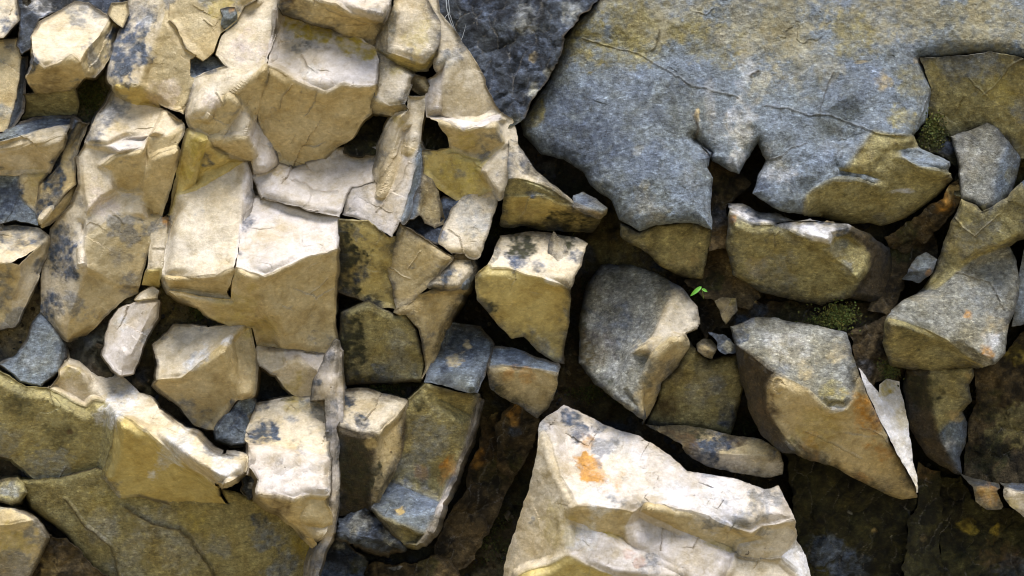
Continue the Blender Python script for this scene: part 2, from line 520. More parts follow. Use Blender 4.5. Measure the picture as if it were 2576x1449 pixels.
r8 g 2385,1290 2390,1320 2345,1449 2310,1449 2365,1370
~ slate 2240,1360 60 .9
~ slate 2200,1440 40 .5
@dark_olive_block|rock|130|3
#dull olive squarish block with a mossy black left side in the middle column
d3 o 1990,130 2042,130 2100,210 2140,380 2120,462 1960,470 1740,480 1700,300 1720,120 1850,60
~ moss 1760,300 130 .9 180,0
~ moss 1900,470 100 .8
~ lichen 2000,270 80 .4
~ grey 1980,380 110 .35
@slate_cap_rock|rock|160|3
#slate blue cap with two cream patches in the middle column
u6 g 2262,170 2420,200 2485,290 2470,350 2400,525 2330,520 2230,490 2140,475 2160,400 2215,290
~ slate 2320,250 160 .75
~ cream 2290,370 48 .95 62,20
~ cream 2350,285 28 .9
~ slate 2240,440 60 .7
@split_cube|rock|150|3
#cube like stone with a pale streaked top and dark left side in the middle column
u7 c 1712,525 1850,520 1950,550 2042,580 1985,650 1900,735 1800,720 1700,692
r5 t 2042,580 2030,700 2010,840 1945,970 1872,1110 1875,1000 1882,880 1900,735 1985,650
d3 b 1700,692 1800,720 1900,735 1882,880 1875,1000 1872,1110 1860,1140 1700,1140 1690,900
~ slate 1740,580 70 .8
~ slate 1820,680 50 .6
~ moss 1780,900 130 .7 230,0
~ tan 1870,780 50 .9
~ brown 1962,830 10 1
@curved_fin|rock slab|175|3
#curved olive fin with two orange ovals and a slate step, middle column
d6 o 2145,480 2330,522 2400,530 2380,600 2370,660 2290,620 2200,570 2150,520
d2 o 2060,560 2145,480 2150,520 2200,570 2290,620 2370,660 2345,760 2300,880 2215,1085 2090,1030 1960,975 2010,840 2035,700
u6 g 1960,975 2090,1030 2215,1085 2190,1150 2140,1240 2020,1190 1930,1150 1872,1110
d3 o 1872,1110 1930,1150 2020,1190 2140,1240 2100,1300 2040,1290 1980,1230
r9 p 2400,530 2430,560 2395,680 2340,820 2290,960 2235,1080 2170,1230 2110,1300 2100,1300 2140,1240 2190,1150 2215,1085 2300,880 2345,760 2370,660 2380,600
~ orange 2120,925 46 .7
~ orange 2250,900 45 .6 100,25
~ slate 1990,1050 90 .6
~ moss 2110,590 50 .7
~ slate 2130,1070 80 .4
~ tan 2015,1130 34 .9
~ grey 2180,760 150 .45
~ grey 2080,900 120 .4
@slate_hump|rock|130|3
#rounded dark slate hump sprinkled with white at the bottom of the middle column
u4 s 1700,1170 1800,1120 1872,1110 1980,1230 2040,1290 2030,1315 1950,1270 1820,1250 1690,1230
d4 s 1690,1230 1820,1250 1950,1270 2030,1315 1960,1330 1820,1310 1690,1260
~ lichen 1950,1240 60 .5
~ lichen 1800,1190 60 .4
@dark_rock|rock|60|3
#near black speckled rock at the bottom edge between thin fin and slate hump
u3 s 1660,1250 1700,1240 1790,1320 1850,1380 1830,1449 1830,1620 1580,1620 1610,1449
~ lichen 1700,1300 40 .6
~ moss 1800,1400 60 .6
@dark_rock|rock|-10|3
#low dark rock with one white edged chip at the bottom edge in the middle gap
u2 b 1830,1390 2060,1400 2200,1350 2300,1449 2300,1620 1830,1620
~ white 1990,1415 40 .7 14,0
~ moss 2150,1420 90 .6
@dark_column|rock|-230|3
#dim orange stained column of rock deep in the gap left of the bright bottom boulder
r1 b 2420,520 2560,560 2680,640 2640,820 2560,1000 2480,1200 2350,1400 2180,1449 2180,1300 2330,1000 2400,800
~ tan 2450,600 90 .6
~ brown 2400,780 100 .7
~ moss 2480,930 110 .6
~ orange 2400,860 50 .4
@wedge_ledge|rock|140|2
#pointed cream wedge jutting right from under the curved flank
r4u5 c -20,700 20,720 60,780 125,865 210,945 305,1028 200,960 110,915 30,900 -20,900
d4 o -20,900 30,900 110,915 200,960 305,1028 240,1020 150,985 -40,990
d9 y -40,990 150,985 240,1020 305,1028 400,1070 440,1105 400,1160 200,1150 -60,1130
~ slate 60,850 40 .5
~ slate 110,975 50 .6 18,10
~ moss 250,1110 90 .7
~ moss 380,1120 80 .8
~ tan 80,1060 70 .5
@slate_chip|stone|160|2
#small blue slate chip with a cream tip at the end of the pointed wedge
u6 g 310,985 360,965 420,1000 475,1050 450,1075 380,1050 305,1028
d5 c 305,1028 380,1050 450,1075 475,1050 470,1080 445,1102 400,1080
~ slate 360,1000 50 .5
@sharp_edged_block|rock|150|2
#yellow cream block with a knife sharp white upper rim in the second column
u6 c -60,1200 100,1180 330,1200 380,1230 345,1350 320,1400 300,1449 250,1430 150,1400 60,1380 -10,1350 -100,1345 -120,1330
d4 y -120,1330 -100,1345 -10,1350 60,1380 150,1400 250,1430 300,1449 290,1600 265,1740 262,1825 200,1810 130,1760 60,1690 0,1700 -60,1640 -120,1560 -180,1500 -180,1380
~ slate 40,1310 70 .7
~ moss 60,1220 100 .9
~ moss 260,1210 90 .8
~ slate 330,1300 60 .6
~ white 200,1410 50 .5 16,20
~ slate 130,1340 50 .5
~ moss -140,1560 80 .8
~ grey 150,1740 80 .5
@standing_chip|stone|190|2
#small upright cream chip like a tooth on the sharp edged block
l3u2 c 215,1170 235,1200 225,1290 240,1360 200,1350 180,1300 190,1220
r3u2 c 235,1200 270,1240 300,1330 300,1375 240,1360 225,1290
~ slate 280,1240 30 .6
~ yellow 250,1340 30 .4
@slate_topped_block|rock|140|4
#tan block with a slate blue slanted top below the sharp edged block
u7 g -110,300 0,305 120,350 230,392 235,430 120,410 -40,390 -120,400
d4 t -120,400 -40,390 120,410 235,430 225,500 190,590 125,640 60,600 -60,540 -110,500
~ slate 0,340 90 .6
~ orange 80,450 60 .4
~ orange -20,430 50 .4
~ moss -90,500 50 .8
@orange_stone|rock|-140|4
#dim orange and slate stone under the slate topped block
d3 b -20,570 60,600 130,660 115,780 60,880 -20,960 -90,900 -80,680
~ slate 20,720 50 .7
~ orange 30,640 50 .5
~ moss 20,860 80 .8
@dark_corner_rock|rock|20|2
#nearly black speckled rock at the top centre behind the curved cream edge
u2 s -450,-150 470,-150 445,0 330,105 260,190 250,280 60,80 -450,-60
u1 s -450,-60 60,80 250,280 190,400 100,520 55,600 -20,660 -200,500 -450,200
~ lichen 60,110 80 .4
~ tan 110,290 30 .4
~ lichen 110,480 60 .8 60,-40
~ grey 300,60 80 .6
~ lichen 200,370 40 .5
~ moss 10,620 60 .7
@grey_cliff_slab|rock slab|110|2
#huge blue grey slab with hairline fractures filling the upper right
f g 445,0 470,-150 1300,-150 1250,120 1080,230 820,285 640,265 400,215 265,195 330,105
u1 g 1300,-150 2780,-150 2780,150 2576,290 2400,260 2050,290 1850,280 1620,330 1450,230 1250,120
u2l1 g 265,195 400,215 640,265 820,285 900,430 930,560 920,700 1000,770 985,850 1010,900 1000,1000 1005,1150 900,1115 720,1130 640,1160 540,1100 500,1010 400,930 370,870 260,800 150,770 60,680 50,610 190,400
u2 g 820,285 1080,230 1250,120 1450,230 1620,330 1530,580 1480,720 1280,810 1240,710 1200,760 1140,875 1010,810 930,700 930,560 900,430
u1r1 g 1620,330 1850,280 2050,290 2110,440 2090,600 2020,680 1970,680 1820,660 1700,610 1530,580
u3 g 1530,580 1700,610 1820,660 1750,750 1690,840 1640,850 1600,900 1480,980 1460,1080 1330,1060 1215,970 1250,870 1280,810 1480,720
d3 o 1820,660 1970,680 2020,680 2040,740 1950,750 1960,790 2060,840 2190,862 2220,900 2100,1020 1980,1100 1850,1140 1790,1120 1700,1125 1560,1090 1460,1080 1480,980 1600,900 1740,905 1830,932 1842,900 1640,850 1690,840 1750,750
u14 g 1640,850 1842,900 1830,932 1740,905 1600,900
u14 g 1950,750 2040,740 2200,815 2190,862 2060,840 1960,790
~ slate 500,600 300 .35
~ slate 250,750 200 .4
~ slate 600,850 250 .35
~ lichen 640,760 40 .5
~ lichen 680,930 30 .4
~ tan 1870,410 50 .6
~ slate 300,600 220 .6
~ slate 800,560 160 .4
~ slate 420,780 180 .5
~ slate 1350,950 120 .4
~ slate 1700,380 160 .4
~ olive 1350,150 200 .5
~ olive 2250,120 220 .4
~ olive 2000,420 110 .5
~ olive 700,160 160 .6
~ white 1180,330 60 .35 180,10
~ white 1000,520 40 .3 120,0
~ slate 1000,420 200 .3
~ lichen 2060,60 160 .25
~ lichen 700,1050 120 .3
~ olive 1950,600 90 .6
~ warm 700,60 420 .75 170,5
~ warm 1300,100 330 .7
~ warm 1900,60 380 .7 200,0
~ warm 2400,120 300 .7
~ warm 1500,300 200 .4
~ olive 350,180 180 .7
~ olive 600,120 150 .5
~ olive 900,150 120 .4
~ olive 560,250 120 .5
~ olive 1700,180 130 .5
~ olive 1000,200 180 .4
~ lichen 1080,190 55 .6
~ lichen 1250,400 60 .7 110,20
~ lichen 1270,250 70 .4
~ lichen 1150,60 100 .5
~ lichen 1480,290 60 .4
~ lichen 900,30 80 .3
~ white 1150,620 90 .4 150,5
~ white 1130,800 60 .4
~ white 1330,850 110 .35
~ tan 1760,305 50 .5 10,-8
~ cream 2040,300 24 .9
~ slate 1260,950 70 .7
~ slate 980,790 40 .8
~ olive 110,560 70 .7 120,35
~ slate 1300,1040 60 .6
~ cream 935,570 16 .9 50,10
~ white 1950,965 60 .7 18,0
~ brown 2200,900 40 .6
~ slate 1850,1100 50 .4
/ 7 8 350,190 450,225 560,252 640,268 720,330 800,370 900,425 960,440 1070,470 1140,495
/ 7 8 1280,530 1400,550 1500,580 1600,580 1700,620 1820,665 1900,680 1980,682
/ 8 8 1270,810 1350,790 1400,750 1480,722
/ 8 8 1615,370 1580,450 1560,540 1545,580
/ 6 9 750,150 735,200 700,250
/ 16 12 925,570 935,640 925,690
/ 14 12 1240,355 1205,380
/ 7 8 930,60 980,70 1010,45
/ 6 8 2110,450 2080,520 2040,640
@slab_underside|rock|60|2
#olive rounded nose of rock hanging below the left lobe of the blue grey slab
d3 o 545,1120 640,1160 720,1130 900,1115 1005,1150 1000,1200 985,1290 960,1395 900,1400 850,1390 740,1335 680,1270 600,1230 545,1180
~ grey 590,1130 70 .6
~ tan 880,1290 100 .4
~ moss 880,1390 80 .6
~ moss 700,1310 60 .4
@notch_rock|rock|-30|2
#dark brown rock filling the notch between the two lobes of the blue grey slab
r2u1 b 1000,800 1150,880 1200,930 1130,1000 1080,1050 1080,1250 985,1270 1000,1000 960,800
~ moss 1080,920 80 .6
~ slate 1040,1100 60 .5
@notch_rock|rock|-80|2
#black brown rock low in the notch directly above the tiny green seedling
u1 b 960,1250 1100,1180 1150,1350 1260,1480 1200,1560 960,1500 860,1400 950,1400
~ moss 1000,1430 80 .9
~ tan 1100,1350 50 .3
@grey_spur|rock|80|2
#speckled blue grey spur right of the black crack in the upper right
u1r1 k 2210,690 2300,660 2390,620 2450,650 2495,710 2440,850 2425,960 2420,1040 2370,1065 2330,1030 2260,1005 2250,900 2240,800
r4d1 g 2495,710 2560,800 2540,900 2500,990 2420,1040 2425,960 2440,850
~ white 2290,780 90 .2
~ olive 2520,880 60 .5
~ yellow 2370,1065 40 .6
@olive_rock_face|rock|20|2
#broad olive tan rock face along the right edge above the big angular boulder
d2l2 o 2110,440 2050,290 2250,285 2400,260 2576,290 2780,150 2780,820 2560,800 2495,710 2450,650 2390,620 2300,660 2210,690 2120,640 2090,560
~ grey 2230,340 110 .6
~ grey 2350,300 150 .6
~ moss 2110,660 60 .8
~ grey 2600,560 80 .5
~ yellow 2450,450 90 .3
~ moss 2160,690 50 .8
/ 7 8 2580,290 2500,330 2430,430 2370,480
/ 6 8 2300,400 2390,480
@mossy_stone|stone|-40|2
#dark crack filling with yellow green moss, right of the blue grey slab
u4 m 2050,600 2140,600 2230,690 2280,800 2280,1010 2230,990 2250,860 2170,800 2040,740
~ moss 2120,700 60 .9
~ slate 2200,740 40 .8
@brown_strip|rock|0|2
#rust brown strip of stone under the right lobe of the slab
d4 b 2250,900 2260,1005 2220,1060 2110,1170 2000,1270 1900,1240 1880,1180 2000,1110 2120,1020 2220,930
~ orange 2180,1030 50 .5
~ tan 2230,970 40 .5
~ moss 1990,1170 70 .7
@white_rim_rock|rock|95|2
#broad olive rock with a brilliant white wavy upper rim, right of centre
u8 w 1085,1035 1160,1035 1250,1075 1330,1070 1420,1125 1500,1110 1580,1125 1700,1135 1685,1170 1615,1182 1600,1228 1510,1205 1400,1155 1330,1125 1220,1130 1150,1100 1090,1072
d4 o 1090,1072 1150,1100 1220,1130 1330,1125 1400,1155 1510,1205 1600,1228 1602,1310 1670,1360 1735,1425 1700,1500 1560,1530 1440,1510 1250,1475 1180,1420 1110,1380 1080,1250
r3u1 o 1600,1228 1615,1182 1685,1170 1760,1230 1800,1280 1790,1360 1735,1425 1670,1360 1602,1310
r6d2 b 1685,1170 1700,1135 1800,1180 1900,1250 1930,1400 1900,1530 1700,1500 1735,1425 1790,1360 1800,1280 1760,1230
~ slate 1190,1060 50 .8
~ slate 1230,1090 40 .6
~ slate 1560,1120 60 .7 25,5
~ slate 1660,1150 40 .7
~ orange 1110,1100 26 .7
~ tan 1240,1330 60 .5
~ lichen 1680,1320 50 .6
~ grey 1640,1260 60 .5
~ grey 1330,1380 130 .4
/ 4 7 1350,1160 1330,1180 1330,1240
@pebble|stone|125|2
#small round orange cream pebble sitting at the right end of the white wavy rim
u3 t 1562,1130 1585,1115 1620,1120 1645,1140 1600,1150
d3 t 1562,1130 1600,1150 1645,1140 1640,1160 1600,1172 1570,1155
~ orange 1600,1135 30 .5
@slate_chip|stone|100|2
#small blue slate chip with an orange lower tip left of the big angular boulder
u5 g 2040,1290 2080,1270 2140,1312 2120,1350 2080,1350 1990,1370
d2 g 1990,1370 2080,1350 2120,1350 2105,1380 2050,1422 1960,1400
~ slate 2000,1380 50 .7
~ orange 2095,1370 22 .9
@dark_rock|rock|-110|2
#black brown hollowed rock between white rimmed rock and slate chip
u1 b 1880,1180 2110,1170 2150,1300 1990,1370 1960,1500 1900,1600 1780,1560 1900,1400
~ moss 1950,1250 80 .8
~ tan 2060,1190 40 .4
@angular_boulder|boulder|190|2
#big angular grey boulder with a sharp bottom edge, at the right edge of the photo
d1l3 o 2260,1005 2330,1030 2370,1065 2420,1040 2500,990 2560,920 2600,1000 2590,1190 2500,1240 2350,1290 2240,1370 2130,1460 2060,1460 2130,1360 2170,1250 2210,1120
u3 k 2500,1240 2535,1290 2548,1400 2545,1500 2500,1630 2480,1780 2430,1830 2370,1842 2280,1780 2190,1710 2100,1665 1990,1620 1885,1600 1960,1520 2060,1460 2130,1460 2240,1370 2350,1290
d8 o 1885,1600 1990,1620 2100,1665 2190,1710 2280,1780 2370,1842 2340,1842 2250,1838 2180,1845 2100,1850 1980,1840 1900,1830 1870,1720
~ orange 2300,1585 40 .8
~ orange 2400,1770 45 .7
~ white 2430,1720 60 .5
~ grey 2350,1180 130 .4
~ moss 2020,1660 90 .5
~ white 2380,1820 40 .4
/ 5 8 2230,1100 2330,1190 2450,1080
/ 5 8 2240,1370 2400,1420 2480,1560
~ grey 2380,1500 160 .5
~ tan 2440,1640 80 .35
@edge_stone|stone|70|2
#dark lichened stone cut by the right edge beside the angular boulder
r1 g 2560,920 2590,900 2780,880 2780,1620 2590,1630 2510,1640 2548,1400 2590,1190
~ moss 2620,1300 120 .6
~ olive 2700,1100 140 .6
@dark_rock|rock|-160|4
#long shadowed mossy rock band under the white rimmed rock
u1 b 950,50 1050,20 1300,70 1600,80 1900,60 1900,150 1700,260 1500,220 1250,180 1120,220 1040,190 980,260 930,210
~ tan 1080,80 50 .8
~ tan 1200,70 45 .8
~ moss 1400,120 120 .6
~ slate 1250,110 60 .6
~ slate 1150,180 50 .7
@tan_chip|stone|-20|4
#small tan triangular chip in shade just right of the green seedling
d1l1 t 1020,60 1060,40 1130,50 1140,110 1110,140 1080,180 1050,130
~ yellow 1120,60 30 .6
@grey_boulder|boulder|120|4
#lichen grey boulder with a rough cream right edge, centre right
u3l2 k 340,200 380,0 450,-110 600,-110 740,-60 850,0 780,90 700,250 600,330 560,500 640,600 645,650 560,590 420,480 340,380
u3r1 c 850,0 900,60 932,100 945,190 930,215 875,240 800,250 700,330 600,330 700,250 780,90
r3d4 t 930,215 880,250 885,290 830,380 745,460 720,560 680,640 650,682 645,650 640,600 640,480 700,330 800,250 875,240
u1r2 k 600,330 700,330 640,480 640,600 560,500
~ moss 350,300 90 .8 250,0
~ moss 450,500 70 .7
~ lichen 620,420 110 .5
~ lichen 600,290 60 .5
~ slate 520,200 150 .5
~ slate 620,640 50 .8
~ tan 660,560 60 .5
~ moss 500,-60 60 .5
~ cream 640,300 60 .5
~ cream 830,60 70 .6
~ brown 420,300 120 .3
@rounded_dark_stone|stone|-60|4
#rounded olive brown stone in shadow between grey boulder and leaning diamond rock
u2 o 890,260 940,330 1000,360 1060,340 1135,330 1150,400 1050,420 900,420 830,400 850,350
d2 o 830,400 900,420 1050,420 1150,400 1162,500 1130,660 1100,740 1000,720 870,695 760,700 670,680 730,560 750,470
~ lichen 1030,480 60 .6
~ lichen 950,540 90 .3
~ brown 800,600 90 .6
~ slate 1090,650 60 .6
@pebble|stone|20|4
#round orange tan pebble on top of the rounded dark stone
u3 t 930,280 960,262 1000,265 1030,300 1025,325 980,310
d2 t 930,280 980,310 1025,325 1010,350 965,348 930,320
@slate_chip|stone|60|4
#dark speckled slate chip squeezed beside the round orange tan pebble
u4 s 990,240 1060,250 1110,280 1135,330 1080,340 1030,300
~ lichen 1090,310 30 .8
@rough_strip|rock|60|4
#rough cream strip of crumbly rock pointing right above the bright bottom boulder
u4 t 670,690 760,700 870,695 1000,720 1100,745 1170,750 1260,775 1350,835 1300,850 1150,840 1000,830 850,800
d3 c 850,800 1000,830 1150,840 1300,850 1350,835 1366,870 1362,935 1305,952 1220,940 1100,925 980,895 900,850
~ moss 900,740 120 .9
~ slate 980,820 110 .9 60,0
~ slate 1080,780 80 .8
~ brown 900,820 80 .7
~ slate 1310,840 30 .7
~ brown 800,740 130 .9 60,15
~ slate 1000,850 90 .7 40,15
~ brown 1150,760 60 .6
~ cream 1250,850 90 .5
@leaning_diamond|boulder|210|4
#large diamond shaped leaning rock, grey above and orange tan below, lower right
u4 k 1100,195 1220,150 1320,150 1430,175 1540,190 1680,230 1715,350 1738,410 1715,560 1680,610 1590,600 1480,500 1330,425 1220,340 1120,285
d4 t 1330,425 1480,500 1590,600 1680,610 1715,560 1738,410 1780,520 1860,690 1960,880 2035,1010 2032,1055 1960,1060 1900,1040 1640,900 1450,840 1370,740 1290,590 1300,500
l6d2 b 1120,285 1220,340 1330,425 1300,500 1290,590 1370,740 1450,840 1360,830 1250,740 1190,600 1160,480
~ slate 1150,230 60 .8
~ white 1380,320 130 .3
~ cream 1480,420 60 .5
~ lichen 1560,290 110 .3
~ olive 1620,540 80 .6
~ white 1640,600 60 .7 20,-10
~ orange 1780,620 80 .7 140,-30
~ orange 1500,820 60 .5 100,20
~ orange 1850,820 90 .5 60,40
~ orange 1760,950 60 .5 50,40
~ yellow 1550,700 140 .3
~ moss 1430,830 60 .6
~ brown 1280,600 80 .6
/ 5 8 1750,700 1860,730 1920,800
/ 5 8 1480,720 1620,780 1760,850
~ cream 1640,330 70 .4
~ slate 1350,420 60 .4
@white_wedge|rock|150|4
#white blue sliver of rock beside the right edge of the leaning diamond
u3r3 w 1738,410 1840,540 1840,490 1880,462 1940,480 1975,640 2000,800 2030,960 2038,1030 2035,1010 1960,880 1860,690 1780,520
~ yellow 1890,520 60 .7
~ yellow 1960,640 40 .3 90,0
@dark_flank|rock|-60|4
#mossy dark flank rock above the white blue sliver
r3 b 1700,200 1880,140 1980,400 1940,470 1880,462 1840,490 1840,540 1738,410 1715,350 1680,230
~ moss 1900,420 70 .9
~ slate 1760,400 60 .4
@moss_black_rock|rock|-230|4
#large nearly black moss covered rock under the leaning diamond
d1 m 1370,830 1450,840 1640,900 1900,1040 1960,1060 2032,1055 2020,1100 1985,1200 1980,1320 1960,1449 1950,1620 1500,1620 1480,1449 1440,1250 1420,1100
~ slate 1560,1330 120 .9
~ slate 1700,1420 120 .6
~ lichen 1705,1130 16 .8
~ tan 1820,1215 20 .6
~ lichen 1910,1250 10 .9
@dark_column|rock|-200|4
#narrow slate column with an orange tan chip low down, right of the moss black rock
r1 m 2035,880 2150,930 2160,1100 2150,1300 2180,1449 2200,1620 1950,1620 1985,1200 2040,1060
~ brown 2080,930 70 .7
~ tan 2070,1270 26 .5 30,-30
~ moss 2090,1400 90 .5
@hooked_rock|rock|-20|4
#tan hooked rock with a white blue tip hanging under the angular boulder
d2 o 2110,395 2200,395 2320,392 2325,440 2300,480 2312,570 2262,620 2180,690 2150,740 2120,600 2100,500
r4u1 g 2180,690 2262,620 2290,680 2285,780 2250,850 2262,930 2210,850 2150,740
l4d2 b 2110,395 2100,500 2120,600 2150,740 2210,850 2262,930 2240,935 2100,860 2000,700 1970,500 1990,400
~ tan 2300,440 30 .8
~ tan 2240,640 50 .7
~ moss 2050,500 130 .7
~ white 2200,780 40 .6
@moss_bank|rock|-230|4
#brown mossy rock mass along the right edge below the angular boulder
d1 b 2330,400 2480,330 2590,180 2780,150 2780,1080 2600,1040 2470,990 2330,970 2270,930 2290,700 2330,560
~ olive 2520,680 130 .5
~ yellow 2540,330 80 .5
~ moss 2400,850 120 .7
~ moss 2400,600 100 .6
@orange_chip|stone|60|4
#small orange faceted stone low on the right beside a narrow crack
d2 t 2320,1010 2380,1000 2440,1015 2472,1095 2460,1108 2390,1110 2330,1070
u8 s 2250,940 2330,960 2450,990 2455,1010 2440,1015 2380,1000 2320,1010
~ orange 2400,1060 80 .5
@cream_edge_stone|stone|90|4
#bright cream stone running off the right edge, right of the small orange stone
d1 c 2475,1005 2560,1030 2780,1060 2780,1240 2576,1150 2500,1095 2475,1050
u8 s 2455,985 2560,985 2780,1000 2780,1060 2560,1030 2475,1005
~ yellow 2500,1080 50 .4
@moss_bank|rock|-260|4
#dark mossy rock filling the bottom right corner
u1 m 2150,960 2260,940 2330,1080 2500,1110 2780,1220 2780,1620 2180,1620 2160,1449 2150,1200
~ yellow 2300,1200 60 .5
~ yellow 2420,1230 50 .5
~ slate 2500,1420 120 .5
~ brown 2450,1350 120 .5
@bright_boulder|boulder|310|4
#brightest cream white boulder at bottom centre with an orange rust stain on its top
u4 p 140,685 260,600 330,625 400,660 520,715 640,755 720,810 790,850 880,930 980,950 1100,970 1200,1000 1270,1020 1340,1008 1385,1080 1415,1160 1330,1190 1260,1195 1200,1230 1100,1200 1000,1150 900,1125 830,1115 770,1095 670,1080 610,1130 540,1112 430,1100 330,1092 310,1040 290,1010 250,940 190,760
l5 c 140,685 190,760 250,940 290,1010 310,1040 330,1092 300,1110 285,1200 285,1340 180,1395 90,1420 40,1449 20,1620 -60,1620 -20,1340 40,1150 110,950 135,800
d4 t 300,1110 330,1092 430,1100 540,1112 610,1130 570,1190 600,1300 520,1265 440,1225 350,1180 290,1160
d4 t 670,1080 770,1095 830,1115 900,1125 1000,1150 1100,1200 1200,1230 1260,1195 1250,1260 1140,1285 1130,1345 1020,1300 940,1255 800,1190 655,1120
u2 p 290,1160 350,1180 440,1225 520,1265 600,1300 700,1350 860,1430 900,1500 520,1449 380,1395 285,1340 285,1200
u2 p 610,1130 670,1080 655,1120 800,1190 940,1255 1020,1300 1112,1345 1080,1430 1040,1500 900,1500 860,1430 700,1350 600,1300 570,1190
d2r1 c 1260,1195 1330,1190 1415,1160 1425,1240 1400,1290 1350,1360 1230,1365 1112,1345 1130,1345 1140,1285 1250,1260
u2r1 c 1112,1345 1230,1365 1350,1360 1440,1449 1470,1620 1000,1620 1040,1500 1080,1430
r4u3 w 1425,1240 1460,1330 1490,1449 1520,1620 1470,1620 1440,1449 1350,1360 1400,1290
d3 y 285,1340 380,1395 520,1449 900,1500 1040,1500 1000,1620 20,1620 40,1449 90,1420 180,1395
~ orange 400,920 75 1.4 110,-30
~ orange 450,960 50 .9
~ orange 520,990 50 .5
~ orange 380,780 50 .5
~ slate 290,660 90 .85 50,0
~ slate 350,740 60 .6
~ slate 440,690 60 .6
~ white 550,870 150 .4
~ white 800,1030 120 .35
~ white 1050,1080 160 .35
~ white 450,1060 100 .5
~ slate 1180,985 60 .5 15,10
~ white 350,1250 90 .5
~ rust 640,1380 40 .4
~ rust 580,1340 30 .4
~ yellow 480,1230 60 .6 30,20
~ yellow 1050,1310 80 .5 30,20
~ yellow 230,1200 140 .3
/ 6 8 940,1255 910,1310
/ 4 8 760,1200 750,1330
/ 8 9 1112,1345 1250,1370 1345,1365
'''

SLOPE = 1.65
OFF = {1: (0, 0), 2: (2576, 0), 3: (0, 1449), 4: (2576, 1449)}

def parse(text):
    rocks = []
    for ln in text.strip().splitlines():
        if ln.startswith('@'):
            n, c, h, q = ln[1:].split('|')
            rocks.append(dict(name=n, cat=c, h=float(h), off=OFF[int(q)], facets=[], stains=[], cracks=[], label=''))
            continue
        r = rocks[-1]
        ox, oy = r['off']
        if ln.startswith('#'):
            r['label'] = ln[1:].strip()
            continue
        tok = ln.split()
        if tok[0] == '~':
            a = tok[2].split(',')
            rr = float(tok[3])
            st = float(tok[4])
            ry, ang = rr, 0.0
            if len(tok) > 5:
                e = tok[5].split(',')
                ry = float(e[0])
                ang = float(e[1]) if len(e) > 1 else 0.0
            r['stains'].append((tok[1], float(a[0]) + ox, float(a[1]) + oy, rr, max(ry, 8), ang, st))
        elif tok[0] == '/':
            r['cracks'].append((float(tok[1]), float(tok[2]), [(float(p.split(',')[0]) + ox, float(p.split(',')[1]) + oy) for p in tok[3:]]))
        else:
            g = tok[0]
            gx = gy = 0.0
            if g != 'f':
                i = 0
                while i < len(g):
                    j = i + 1
                    while j < len(g) and g[j].isdigit():
                        j += 1
                    v = int(g[i + 1:j]) / 10.0
                    if g[i] == 'u': gy += v
                    if g[i] == 'd': gy -= v
                    if g[i] == 'r': gx -= v
                    if g[i] == 'l': gx += v
                    i = j
            pts = [(float(p.split(',')[0]) + ox, float(p.split(',')[1]) + oy) for p in tok[2:]]
            r['facets'].append((gx * SLOPE, gy * SLOPE, tok[1], pts))
    return rocks

def plan(r, tol=13):
    """facets -> shared vertices, T-junctions closed, heights solved from the facets' slopes"""
    V, F = [], []
    def vid(p):
        for i, q in enumerate(V):
            if (p[0] - q[0]) ** 2 + (p[1] - q[1]) ** 2 < tol * tol:
                return i
        V.append(p)
        return len(V) - 1
    for gx, gy, c, pts in r['facets']:
        ids = []
        for p in pts:
            i = vid(p)
            if not ids or (ids[-1] != i and i != ids[0]):
                ids.append(i)
        F.append([gx, gy, c, ids])
    for f in F:
        ids = f[3]
        out = []
        n = len(ids)
        for k in range(n):
            a, b = ids[k], ids[(k + 1) % n]
            out.append(a)
            ax, ay = V[a]
            bx, by = V[b]
            L2 = (bx - ax) ** 2 + (by - ay) ** 2
            ins = []
            for i, (x, y) in enumerate(V):
                if i in ids:
                    continue
                t = ((x - ax) * (bx - ax) + (y - ay) * (by - ay)) / L2
                if 0.02 < t < 0.98:
                    dd = math.hypot(ax + t * (bx - ax) - x, ay + t * (by - ay) - y)
                    if dd < 11:
                        ins.append((t, i))
            out += [i for t, i in sorted(ins)]
        f[3] = out
    r['V'], r['F'] = V, F

JOIN_SKIP = {frozenset(p) for p in (('overhang_block', 'recess_panel'), ('overhang_block', 'central_crag'), ('big_block', 'yellow_block'), ('fluted_rib', 'yellow_block'),
             ('fluted_rib', 'angular_block'), ('apron', 'yellow_block'), ('rounded_block', 'recess_panel'), ('thin_fin', 'split_cube'), ('thin_fin', 'dark_olive_block'))}
NO_JOIN = {'thin_fin', 'mossy_stone', 'pebble', 'pocket_stone', 'slate_infill', 'dark_rock', 'pale_chip', 'crumb_stone', 'dark_column', 'notch_rock', 'slate_nodule', 'moss_bank', 'corner_boulder', 'knob_stone',
           'bright_boulder', 'standing_chip', 'slate_chip', 'dark_corner_rock', 'small_stone', 'tiny_wedge', 'wedge_ledge', 'cream_block', 'narrow_slab', 'mossy_boulder'}

